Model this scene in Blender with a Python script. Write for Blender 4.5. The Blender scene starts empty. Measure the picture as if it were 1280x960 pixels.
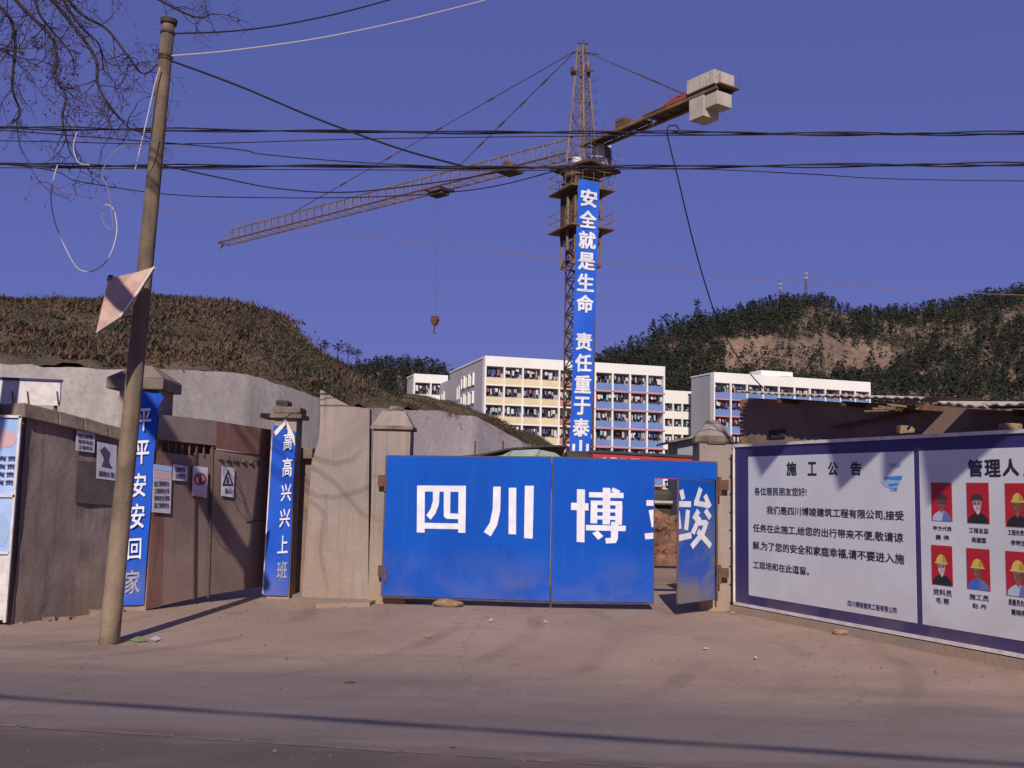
import bpy, bmesh, math, random
from mathutils import Vector, Matrix, noise

R = math.radians
random.seed(11)
scene = bpy.context.scene
C = scene.collection

# ------------------------------------------------------------------ camera, sky, sun, exposure
F = 1250.0                       # focal length in pixels of a 1280 wide picture
PITCH, ROLL, EYE = 6.04, 1.2, 1.7
cam_data = bpy.data.cameras.new('camera')
cam_data.sensor_width = 36.0
cam_data.lens = F / 1280.0 * 36.0
cam_data.clip_start = 0.05
cam_data.clip_end = 9000
cam = bpy.data.objects.new('camera', cam_data)
C.objects.link(cam)
CM = Matrix.Rotation(R(90 + PITCH), 4, 'X') @ Matrix.Rotation(R(ROLL), 4, 'Z')
cam.matrix_world = Matrix.Translation((0, 0, EYE)) @ CM
scene.camera = cam

SUN_EL = 33.0
SUN_TO = Vector((-0.06, -1.0, 0)).normalized() * math.cos(R(SUN_EL)) + Vector((0, 0, math.sin(R(SUN_EL))))
w = bpy.data.worlds.new('World'); scene.world = w; w.use_nodes = True
nt = w.node_tree; nt.nodes.clear()
sky = nt.nodes.new('ShaderNodeTexSky'); sky.sky_type = 'NISHITA'; sky.sun_disc = False
sky.sun_elevation = R(SUN_EL)
sky.sun_rotation = math.atan2(SUN_TO.x, SUN_TO.y)
sky.air_density = 0.9; sky.dust_density = 0.9; sky.ozone_density = 4.0
tint = nt.nodes.new('ShaderNodeMix'); tint.data_type = 'RGBA'; tint.blend_type = 'MULTIPLY'
tint.inputs[0].default_value = 1.0
tint.inputs[7].default_value = (0.99, 0.985, 2.45, 1)      # the phone's violet white balance
bg = nt.nodes.new('ShaderNodeBackground'); bg.inputs[1].default_value = 0.09
wo = nt.nodes.new('ShaderNodeOutputWorld')
gm = nt.nodes.new('ShaderNodeGamma'); gm.inputs[1].default_value = 0.38
nt.links.new(sky.outputs[0], gm.inputs[0]); nt.links.new(gm.outputs[0], tint.inputs[6]); nt.links.new(tint.outputs[2], bg.inputs[0]); nt.links.new(bg.outputs[0], wo.inputs[0])

sl = bpy.data.lights.new('sun', 'SUN'); sl.energy = 4.4; sl.angle = R(0.3); sl.color = (1.0, 0.90, 0.78)
so = bpy.data.objects.new('sun', sl); C.objects.link(so)
so.rotation_euler = SUN_TO.to_track_quat('Z', 'Y').to_euler()
scene.view_settings.view_transform = 'Standard'; scene.view_settings.look = 'None'
scene.view_settings.exposure = 0.0; scene.view_settings.gamma = 1.0
scene.cycles.max_bounces = 6
scene.cycles.use_denoising = True

# ------------------------------------------------------------------ pixels of the photograph -> places
E0 = Vector((0, 0, EYE)); M3 = CM.to_3x3()
def ray(px, py): return M3 @ Vector(((px - 640) / F, (480 - py) / F, -1))
def at(px, py, Y):
    d = ray(px, py); return E0 + d * (Y / d.y)
def gp(px, py, z=0.0):
    d = ray(px, py); return E0 + d * ((z - EYE) / d.z)
def onplane(px, py, P, n):
    d = ray(px, py); return E0 + d * ((P - E0).dot(n) / d.dot(n))

# ------------------------------------------------------------------ materials
def mat(name, col, rough=0.8, col2=None, scale=3.0, thresh=(0.35, 0.65), grain=0.12, gscale=60.0, bump=0.0, bscale=30.0,
        dirt=None, metallic=0.0, spec=0.3, stretch=(1, 1, 1), streak=None):
    """dirt = (colour, z0, z1, amount): dust that is thick at z0 and gone at z1"""
    m = bpy.data.materials.new(name); m.use_nodes = True
    n = m.node_tree.nodes; l = m.node_tree.links; b = n['Principled BSDF']
    b.inputs['Roughness'].default_value = rough; b.inputs['Metallic'].default_value = metallic
    b.inputs['Specular IOR Level'].default_value = spec
    geo = n.new('ShaderNodeNewGeometry')
    mp = n.new('ShaderNodeMapping'); mp.inputs['Scale'].default_value = stretch
    l.new(geo.outputs['Position'], mp.inputs[0]); vec = mp.outputs[0]
    def mix(a, bb, fac, mode='MIX'):
        x = n.new('ShaderNodeMix'); x.data_type = 'RGBA'; x.blend_type = mode
        for s, v in ((6, a), (7, bb)):
            if isinstance(v, (tuple, list)): x.inputs[s].default_value = (*v[:3], 1)
            else: l.new(v, x.inputs[s])
        if isinstance(fac, float): x.inputs[0].default_value = fac
        else: l.new(fac, x.inputs[0])
        return x.outputs[2]
    def nz(sc, det=6.0, v=None, dist=0.0):
        x = n.new('ShaderNodeTexNoise'); x.inputs['Scale'].default_value = sc; x.inputs['Detail'].default_value = det
        x.inputs['Distortion'].default_value = dist
        l.new(v or vec, x.inputs['Vector']); return x.outputs['Fac']
    def rng(v, a, bb, c=0.0, d=1.0):
        x = n.new('ShaderNodeMapRange'); l.new(v, x.inputs[0])
        for i, q in enumerate((a, bb, c, d)): x.inputs[i + 1].default_value = q
        return x.outputs[0]
    cur = col
    if col2: cur = mix(col, col2, rng(nz(scale, 7.0, dist=0.4), *thresh))
    if streak:
        mp2 = n.new('ShaderNodeMapping'); mp2.inputs['Scale'].default_value = (9, 9, 0.6); l.new(geo.outputs['Position'], mp2.inputs[0])
        cur = mix(cur, streak[0], rng(nz(1.3, 5.0, mp2.outputs[0]), streak[1], streak[1] + 0.2, 0.0, streak[2]))
    if dirt:
        dc, z0, z1, am = dirt
        sp = n.new('ShaderNodeSeparateXYZ'); l.new(geo.outputs['Position'], sp.inputs[0])
        g = rng(sp.outputs[2], z0, z1, 1.0, 0.0)
        mu = n.new('ShaderNodeMath'); mu.operation = 'MULTIPLY'; l.new(g, mu.inputs[0]); l.new(rng(nz(1.6, 9.0, dist=0.8), 0.40, 0.66, am * .25, am * 1.6), mu.inputs[1])
        mu.use_clamp = True
        cur = mix(cur, dc, mu.outputs[0])
    if grain:
        g = rng(nz(gscale, 3.0), 0.25, 0.75, 1 - grain, 1 + grain)
        cmb = n.new('ShaderNodeCombineColor'); [l.new(g, cmb.inputs[i]) for i in range(3)]
        cur = mix(cur, cmb.outputs[0], 1.0, 'MULTIPLY')
    if isinstance(cur, (tuple, list)): b.inputs['Base Color'].default_value = (*cur[:3], 1)
    else: l.new(cur, b.inputs['Base Color'])
    if bump:
        bp = n.new('ShaderNodeBump'); bp.inputs['Strength'].default_value = min(1.0, bump); bp.inputs['Distance'].default_value = 0.02
        l.new(nz(bscale, 8.0), bp.inputs['Height']); l.new(bp.outputs[0], b.inputs['Normal'])
    m['mix'] = 0
    return m

DUST = (0.33, 0.22, 0.15)
M = {}
M['soil'] = mat('dry_soil', (0.30, 0.21, 0.145), 0.95, (0.23, 0.16, 0.115), 0.35, grain=0.2, bump=0.5)
M['plaster'] = mat('grey_plaster', (0.32, 0.265, 0.235), 0.9, (0.235, 0.195, 0.175), 1.1, bump=0.35, bscale=14, dirt=(DUST, 0.0, 1.5, 0.7), streak=((0.16, 0.12, 0.10), 0.52, 0.5))
M['plaster_dark'] = mat('weathered_plaster', (0.25, 0.19, 0.165), 0.9, (0.165, 0.13, 0.12), 1.5, bump=0.4, bscale=12, dirt=((0.2, 0.135, 0.1), 0.0, 0.9, 0.6), streak=((0.07, 0.055, 0.055), 0.5, 0.5))
M['brown_wall'] = mat('brown_render', (0.27, 0.19, 0.145), 0.9, (0.18, 0.125, 0.10), 1.6, bump=0.3)
M['cap'] = mat('stained_concrete_cap', (0.26, 0.20, 0.155), 0.9, (0.12, 0.095, 0.08), 3.0, bump=0.4, bscale=20)
M['blue_metal'] = mat('blue_painted_sheet', (0.003, 0.078, 0.44), 0.65, (0.003, 0.062, 0.38), 1.2, grain=0.05, bump=1.0, bscale=1.1, dirt=((0.20, 0.155, 0.13), -0.1, 0.9, 0.30), streak=((0.012, 0.10, 0.36), 0.55, 0.45), spec=0.12)
M['blue_header'] = mat('blue_painted_header', (0.012, 0.10, 0.56), 0.6, (0.01, 0.08, 0.48), 2.0, grain=0.05)
M['blue_cloth'] = mat('blue_banner_cloth', (0.008, 0.085, 0.52), 0.7, (0.007, 0.07, 0.45), 2.0, grain=0.06, dirt=((0.2, 0.17, 0.2), 0.0, 0.7, 0.4))
M['blue_cloth_far'] = mat('blue_tower_banner_cloth', (0.01, 0.10, 0.60), 0.7, (0.009, 0.09, 0.52), 0.4, grain=0.04, gscale=4)
M['white_paint'] = mat('white_lettering', (0.72, 0.73, 0.78), 0.6, (0.62, 0.62, 0.68), 6.0, grain=0.05)
M['seam'] = mat('steel_edge', (0.07, 0.06, 0.06), 0.6, (0.13, 0.08, 0.06), 8.0, metallic=0.4)
M['rust'] = mat('rusty_iron', (0.17, 0.07, 0.04), 0.85, (0.09, 0.05, 0.04), 12.0, bump=0.4)
M['tan_sheet'] = mat('tan_gate_sheet', (0.23, 0.165, 0.145), 0.7, (0.15, 0.105, 0.095), 1.5, dirt=((0.27, 0.17, 0.12), 0.0, 0.8, 0.5), streak=((0.12, 0.08, 0.07), 0.55, 0.5))
M['rust_sheet'] = mat('red_brown_gate_sheet', (0.15, 0.07, 0.06), 0.8, (0.20, 0.11, 0.09), 1.6, streak=((0.10, 0.05, 0.04), 0.5, 0.5))
M['grey_sheet'] = mat('grey_gate_sheet', (0.24, 0.19, 0.17), 0.7, (0.18, 0.14, 0.125), 2.0)
M['pole'] = mat('concrete_pole', (0.20, 0.14, 0.095), 0.9, (0.10, 0.075, 0.055), 3.5, bump=0.3, streak=((0.05, 0.04, 0.035), 0.5, 0.6), dirt=((0.33, 0.25, 0.18), 0.0, 3.6, 0.6))
M['cable'] = mat('black_cable', (0.018, 0.016, 0.02), 0.6, grain=0)
M['cable_pale'] = mat('white_cable', (0.40, 0.38, 0.42), 0.6, grain=0)
M['cable_red'] = mat('thin_red_wire', (0.2, 0.12, 0.13), 0.6, grain=0)
M['sign_red'] = mat('faded_red_tin', (0.42, 0.25, 0.21), 0.6, (0.50, 0.38, 0.28), 5.0, streak=((0.5, 0.30, 0.26), 0.45, 0.7))
M['white_edge'] = mat('white_edge_trim', (0.66, 0.62, 0.62), 0.6, (0.5, 0.45, 0.42), 6.0)
M['board_navy'] = mat('navy_vinyl', (0.035, 0.028, 0.12), 0.45, (0.045, 0.035, 0.14), 2.0, grain=0.05, dirt=((0.16, 0.11, 0.13), 0.1, 0.75, 0.5))
M['board_white'] = mat('pale_printed_vinyl', (0.56, 0.58, 0.62), 0.45, (0.50, 0.52, 0.56), 1.5, grain=0.03, dirt=((0.46, 0.36, 0.36), 0.2, 0.9, 0.35))
M['ink'] = mat('dark_ink', (0.02, 0.018, 0.045), 0.6, grain=0)
M['ink_soft'] = mat('worn_ink', (0.07, 0.06, 0.11), 0.6, grain=0)
M['logo_blue'] = mat('logo_blue', (0.05, 0.22, 0.6), 0.5, grain=0)
M['logo_pale'] = mat('logo_pale_blue', (0.3, 0.42, 0.62), 0.5, grain=0)
M['photo_red'] = mat('portrait_red', (0.42, 0.02, 0.03), 0.5, (0.36, 0.015, 0.03), 6.0, grain=0.05)
M['skin'] = mat('printed_skin', (0.26, 0.12, 0.09), 0.6, (0.2, 0.09, 0.07), 30.0, grain=0)
M['skin_pale'] = mat('printed_pale_skin', (0.6, 0.5, 0.5), 0.6, (0.48, 0.38, 0.38), 30.0, grain=0)
M['helmet'] = mat('printed_yellow_helmet', (0.60, 0.42, 0.10), 0.5, grain=0)
M['skin_shade'] = mat('printed_skin_shade', (0.15, 0.065, 0.05), 0.6, grain=0)
M['pale_shade'] = mat('printed_pale_shade', (0.42, 0.31, 0.31), 0.6, grain=0)
M['helmet_dark'] = mat('printed_helmet_shade', (0.42, 0.26, 0.06), 0.5, grain=0)
M['shirt_fold'] = mat('printed_shirt_fold', (0.12, 0.16, 0.36), 0.6, grain=0)
M['hair'] = mat('printed_hair', (0.06, 0.03, 0.05), 0.6, grain=0)
M['shirt_blue'] = mat('printed_blue_shirt', (0.05, 0.12, 0.5), 0.6, grain=0)
M['shirt_dark'] = mat('printed_dark_shirt', (0.02, 0.02, 0.03), 0.6, grain=0)
M['shirt_pale'] = mat('printed_pale_shirt', (0.42, 0.45, 0.6), 0.6, grain=0)
M['paper'] = mat('sun_bleached_paper', (0.5, 0.49, 0.58), 0.8, (0.42, 0.4, 0.47), 9.0)
M['poster'] = mat('pale_blue_poster', (0.27, 0.42, 0.72), 0.5, (0.5, 0.58, 0.75), 1.4, (0.4, 0.6), grain=0.04)
M['poster_pink'] = mat('poster_pink', (0.52, 0.34, 0.37), 0.5, grain=0)
M['red_cloth'] = mat('red_banner_cloth', (0.42, 0.035, 0.06), 0.7, (0.34, 0.025, 0.05), 3.0, grain=0.05)
M['crane'] = mat('weathered_crane_yellow', (0.22, 0.13, 0.06), 0.75, (0.11, 0.066, 0.042), 0.8, grain=0.15, gscale=6)
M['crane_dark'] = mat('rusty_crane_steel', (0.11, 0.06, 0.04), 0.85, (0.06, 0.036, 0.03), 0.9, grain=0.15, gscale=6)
M['crane_grey'] = mat('greyed_crane_steel', (0.21, 0.15, 0.125), 0.75, (0.14, 0.095, 0.08), 0.7, grain=0.1, gscale=6)
M['crane_red'] = mat('red_winch_paint', (0.42, 0.05, 0.035), 0.6, (0.3, 0.05, 0.04), 1.0, grain=0.1, gscale=6)
M['crane_white'] = mat('white_cab_paint', (0.68, 0.66, 0.68), 0.6, (0.5, 0.47, 0.47), 1.2, grain=0.05)
M['ballast'] = mat('counterweight_concrete', (0.46, 0.42, 0.37), 0.9, (0.36, 0.32, 0.28), 1.0, grain=0.1, gscale=8)
M['cream'] = mat('cream_wall_paint', (0.77, 0.76, 0.72), 0.85, (0.70, 0.685, 0.65), 0.15, grain=0.04, gscale=2, streak=((0.5, 0.46, 0.42), 0.6, 0.4))
M['side_wall'] = mat('grey_side_render', (0.42, 0.41, 0.42), 0.9, (0.36, 0.35, 0.36), 0.12, grain=0.05, gscale=2)
M['yellow_panel'] = mat('pale_yellow_panel', (0.66, 0.56, 0.36), 0.85, (0.58, 0.49, 0.32), 0.3, grain=0.03, gscale=2)
M['blue_panel'] = mat('blue_panel', (0.15, 0.23, 0.47), 0.85, (0.13, 0.2, 0.42), 0.3, grain=0.03, gscale=2)
M['pink_band'] = mat('pink_band', (0.50, 0.24, 0.27), 0.85, grain=0.03, gscale=2)
M['red_render'] = mat('brick_red_render', (0.36, 0.17, 0.15), 0.85, (0.44, 0.22, 0.2), 0.3, grain=0.05, gscale=2)
M['recess'] = mat('balcony_back_wall', (0.34, 0.29, 0.33), 0.9, (0.22, 0.18, 0.22), 0.5, grain=0.1, gscale=3)
M['glass'] = mat('window_glass', (0.03, 0.035, 0.06), 0.15, grain=0, spec=0.6)
for k, c in enumerate([(0.6, 0.58, 0.6), (0.42, 0.1, 0.12), (0.08, 0.1, 0.25), (0.05, 0.05, 0.06), (0.5, 0.36, 0.34), (0.2, 0.5, 0.5)]):
    M['cloth%d' % k] = mat('laundry_cloth_%d' % k, c, 0.9, grain=0)
M['shotcrete'] = mat('sprayed_concrete', (0.42, 0.38, 0.35), 0.95, (0.30, 0.27, 0.25), 0.22, (0.3, 0.7), grain=0.14, gscale=7, bump=1.0, bscale=3, streak=((0.26, 0.2, 0.17), 0.54, 0.5))
M['tin_roof'] = mat('old_fibre_cement', (0.50, 0.45, 0.40), 0.9, (0.36, 0.31, 0.27), 2.0, streak=((0.16, 0.13, 0.11), 0.5, 0.5))
M['tarp_dark'] = mat('dark_tarpaulin', (0.04, 0.03, 0.03), 0.7, (0.06, 0.045, 0.04), 2.0)
M['tarp_green'] = mat('faded_green_tarpaulin', (0.22, 0.29, 0.27), 0.7, (0.36, 0.42, 0.4), 1.3)
M['hut'] = mat('grey_hut_sheet', (0.23, 0.26, 0.28), 0.8, (0.18, 0.2, 0.22), 1.2)
M['brick'] = mat('fired_brick', (0.36, 0.19, 0.11), 0.9, (0.26, 0.13, 0.08), 9.0)
M['rubble'] = mat('brown_rubble', (0.26, 0.13, 0.085), 0.95, (0.13, 0.065, 0.045), 3.0, bump=0.4)
M['stone'] = mat('rough_stone', (0.32, 0.21, 0.13), 0.95, (0.2, 0.13, 0.09), 14.0, bump=0.8, bscale=40)
M['bark'] = mat('dark_bark', (0.032, 0.022, 0.03), 0.95, (0.05, 0.034, 0.04), 20.0, grain=0.1)
M['twig_red'] = mat('reddish_twig', (0.075, 0.045, 0.06), 0.95, grain=0)
M['grass_a'] = mat('dry_brown_grass', (0.115, 0.080, 0.052), 0.95, (0.075, 0.055, 0.036), 0.5, grain=0.2, gscale=5)
M['grass_b'] = mat('olive_scrub', (0.048, 0.050, 0.030), 0.95, (0.075, 0.066, 0.038), 0.4, grain=0.2, gscale=5)
M['grass_c'] = mat('reddish_dead_scrub', (0.125, 0.076, 0.056), 0.95, (0.08, 0.052, 0.04), 0.6, grain=0.2, gscale=5)
M['pine'] = mat('dark_pine', (0.018, 0.025, 0.017), 0.95, (0.026, 0.032, 0.022), 0.03, grain=0.3, gscale=1.5)
M['pine_b'] = mat('olive_pine', (0.034, 0.036, 0.024), 0.95, (0.024, 0.028, 0.018), 0.03, grain=0.3, gscale=1.5)
M['grit'] = mat('road_grit', (0.17, 0.13, 0.11), 0.95, (0.12, 0.09, 0.075), 20.0)
M['blue_door'] = mat('dusty_blue_door', (0.006, 0.085, 0.46), 0.7, (0.005, 0.07, 0.40), 1.2, grain=0.05, bump=1.0, bscale=1.6, dirt=((0.17, 0.15, 0.165), 0.2, 1.7, 1.0), spec=0.12)
M['shotcrete_pale'] = mat('paler_sprayed_concrete', (0.56, 0.51, 0.475), 0.95, (0.42, 0.375, 0.35), 0.3, (0.3, 0.7), grain=0.14, gscale=7, bump=1.0, bscale=3, streak=((0.30, 0.25, 0.23), 0.56, 0.5))  # sprayed concrete in a paler tone, for the right part of the slope
M['litter_green'] = mat('green_wrapper', (0.22, 0.30, 0.13), 0.6, grain=0)
M['litter_white'] = mat('white_scrap', (0.5, 0.47, 0.47), 0.7, grain=0)
M['leaf_brown'] = mat('brown_leaf', (0.15, 0.05, 0.035), 0.9, grain=0)

# ------------------------------------------------------------------ mesh helpers
ORG = {}
class MB:
    def __init__(s): s.v = []; s.f = []
    def add(s, vs, fs):
        k = len(s.v); s.v += [Vector(v) for v in vs]; s.f += [tuple(i + k for i in f) for f in fs]; return s
    def box(s, lo, hi, rot=None, piv=None):
        (x0, y0, z0), (x1, y1, z1) = lo, hi
        vs = [Vector(p) for p in ((x0, y0, z0), (x1, y0, z0), (x1, y1, z0), (x0, y1, z0), (x0, y0, z1), (x1, y0, z1), (x1, y1, z1), (x0, y1, z1))]
        if rot:
            c = Vector(piv) if piv else sum(vs, Vector()) / 8
            vs = [c + rot @ (v - c) for v in vs]
        return s.add(vs, [(0, 3, 2, 1), (4, 5, 6, 7), (0, 1, 5, 4), (1, 2, 6, 5), (2, 3, 7, 6), (3, 0, 4, 7)])
    def bar(s, a, b, r, n=4, r2=None):
        a, b = Vector(a), Vector(b); d = (b - a)
        if d.length < 1e-6: return s
        d.normalize(); u = d.cross(Vector((0, 0, 1)))
        if u.length < 0.05: u = d.cross(Vector((1, 0, 0)))
        u.normalize(); q = d.cross(u); r2 = r if r2 is None else r2
        vs = [p + (u * math.cos(t) + q * math.sin(t)) * rr for p, rr in ((a, r), (b, r2)) for t in [math.pi / n + 2 * math.pi * i / n for i in range(n)]]
        return s.add(vs, [(i, (i + 1) % n, n + (i + 1) % n, n + i) for i in range(n)] + [tuple(range(n))[::-1], tuple(range(n, 2 * n))])
    def tube(s, pts, rs, n=6):
        pts = [Vector(p) for p in pts]
        if not isinstance(rs, (list, tuple)): rs = [rs] * len(pts)
        k = len(s.v); u = None
        for i, p in enumerate(pts):
            d = (pts[min(i + 1, len(pts) - 1)] - pts[max(i - 1, 0)]).normalized()
            if u is None:
                u = d.cross(Vector((0, 0, 1)))
                if u.length < 0.05: u = d.cross(Vector((1, 0, 0)))
            u = (u - d * u.dot(d)); u.normalize(); q = d.cross(u)
            s.v += [p + (u * math.cos(2 * math.pi * j / n) + q * math.sin(2 * math.pi * j / n)) * rs[i] for j in range(n)]
        for i in range(len(pts) - 1):
            for j in range(n):
                a = k + i * n + j; b = k + i * n + (j + 1) % n
                s.f.append((a, b, b + n, a + n))
        s.f += [tuple(range(k, k + n))[::-1], tuple(range(k + (len(pts) - 1) * n, k + len(pts) * n))]
        return s
    def prism(s, poly, off):
        """a planar outline (world points) given thickness by the vector off"""
        n = len(poly); off = Vector(off)
        return s.add([Vector(p) for p in poly] + [Vector(p) + off for p in poly],
                     [tuple(range(n)), tuple(range(n, 2 * n))[::-1]] + [(i, n + i, n + (i + 1) % n, (i + 1) % n) for i in range(n)])
    def build(s, name, m, parent=None, smooth=False, local=False, bevel=0.0, mats=None, midx=None):
        o0 = Vector((0, 0, 0)) if local or parent is None else ORG.get(parent.name, Vector())
        me = bpy.data.meshes.new(name)
        me.from_pydata([v - o0 for v in s.v], [], s.f)
        me.validate()
        bm = bmesh.new(); bm.from_mesh(me); bmesh.ops.recalc_face_normals(bm, faces=bm.faces)
        if bevel: bmesh.ops.bevel(bm, geom=bm.edges[:], offset=bevel, segments=2, affect='EDGES', profile=0.6)
        bm.to_mesh(me); bm.free()
        for q in (mats or [m]): me.materials.append(q)
        if midx: me.polygons.foreach_set('material_index', midx)
        if smooth: me.polygons.foreach_set('use_smooth', [True] * len(me.polygons))
        o = bpy.data.objects.new(name, me); C.objects.link(o)
        if parent is not None:
            o.parent = parent; ORG[o.name] = o0
        return o
def tag(o, label=None, cat=None, group=None, kind=None):
    if label: o['label'] = label
    if cat: o['category'] = cat
    if group: o['group'] = group
    if kind: o['kind'] = kind
    return o
def thing(name, label, cat, loc, rz=0, group=None):
    o = bpy.data.objects.new(name, None); C.objects.link(o); o.location = loc; o.rotation_euler = (0, 0, rz)
    o.empty_display_size = 0.3
    ORG[o.name] = Vector(loc)
    return tag(o, label, cat, group)
def inst(src, parent, loc=None, rot=None, label=None):
    c = src.copy(); C.objects.link(c); c.parent = parent
    if loc is not None: c.location = loc
    if rot is not None: c.rotation_euler = rot
    if label: c['label'] = label
    return c
def rough(mb, amp, sc, seed=0):
    for v in mb.v:
        v += noise.noise_vector(v * sc + Vector((seed, seed, seed))) * amp
    return mb

FC = {}
def glyphs(s, bold=0.02, curve_off=0.0):
    """outline of a string in a unit box; heavy lettering is layered from a few shifted copies (u, v, layer)"""
    key = (s, bold)
    if key in FC: return FC[key]
    c = bpy.data.curves.new('t', 'FONT'); c.body = s; c.offset = curve_off; c.resolution_u = 2; c.fill_mode = 'FRONT'
    o = bpy.data.objects.new('t', c); C.objects.link(o); bpy.context.view_layer.update()
    me = bpy.data.meshes.new_from_object(o.evaluated_get(bpy.context.evaluated_depsgraph_get()))
    vs = [v.co.copy() for v in me.vertices]; fs = [tuple(p.vertices) for p in me.polygons]
    bpy.data.objects.remove(o); bpy.data.curves.remove(c); bpy.data.meshes.remove(me)
    V = []; Fs = []; n = 8 if bold > .03 else (4 if bold > .012 else 1)
    for k in range(n):
        dx, dy = ((-1, -1), (1, 1), (-1, 1), (1, -1), (0, -1), (0, 1), (-1, 0), (1, 0))[k]; b = bold * .8 if n > 1 else 0; kk = len(V)
        V += [(v.x + dx * b, v.y + dy * b, k) for v in vs]; Fs += [tuple(i + kk for i in f) for f in fs]
    x0 = min(v[0] for v in V); x1 = max(v[0] for v in V); y0 = min(v[1] for v in V); y1 = max(v[1] for v in V)
    FC[key] = ([((v[0] - x0) / (x1 - x0), (v[1] - y0) / (y1 - y0), v[2]) for v in V], Fs); return FC[key]
def lettering(s, name, m, parent, fn, box, bold=0.02, local=False, layer=.0005):
    """fit the string into box=(u0,v0,u1,v1) of a surface fn(u,v)->point"""
    vs, fs = glyphs(s, bold); u0, v0, u1, v1 = box
    o_ = fn(u0, v0); n_ = (fn(u1, v0) - o_).cross(fn(u0, v1) - o_).normalized()
    if n_.dot(E0 - o_) < 0: n_ = -n_
    mb = MB(); mb.add([fn(u0 + a * (u1 - u0), v0 + b * (v1 - v0)) + n_ * (layer * k) for a, b, k in vs], fs)
    return mb.build(name, m, parent, local=local)

# ================================================================== SETTING
def sheet(name, pts, m, kind='structure'):
    o = MB().add(pts, [tuple(range(len(pts)))]).build(name, m); o['kind'] = kind; return o
sheet('ground', [(-3500, -600, 0), (3500, -600, 0), (3500, 6000, 0), (-3500, 6000, 0)], M['soil'])

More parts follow.
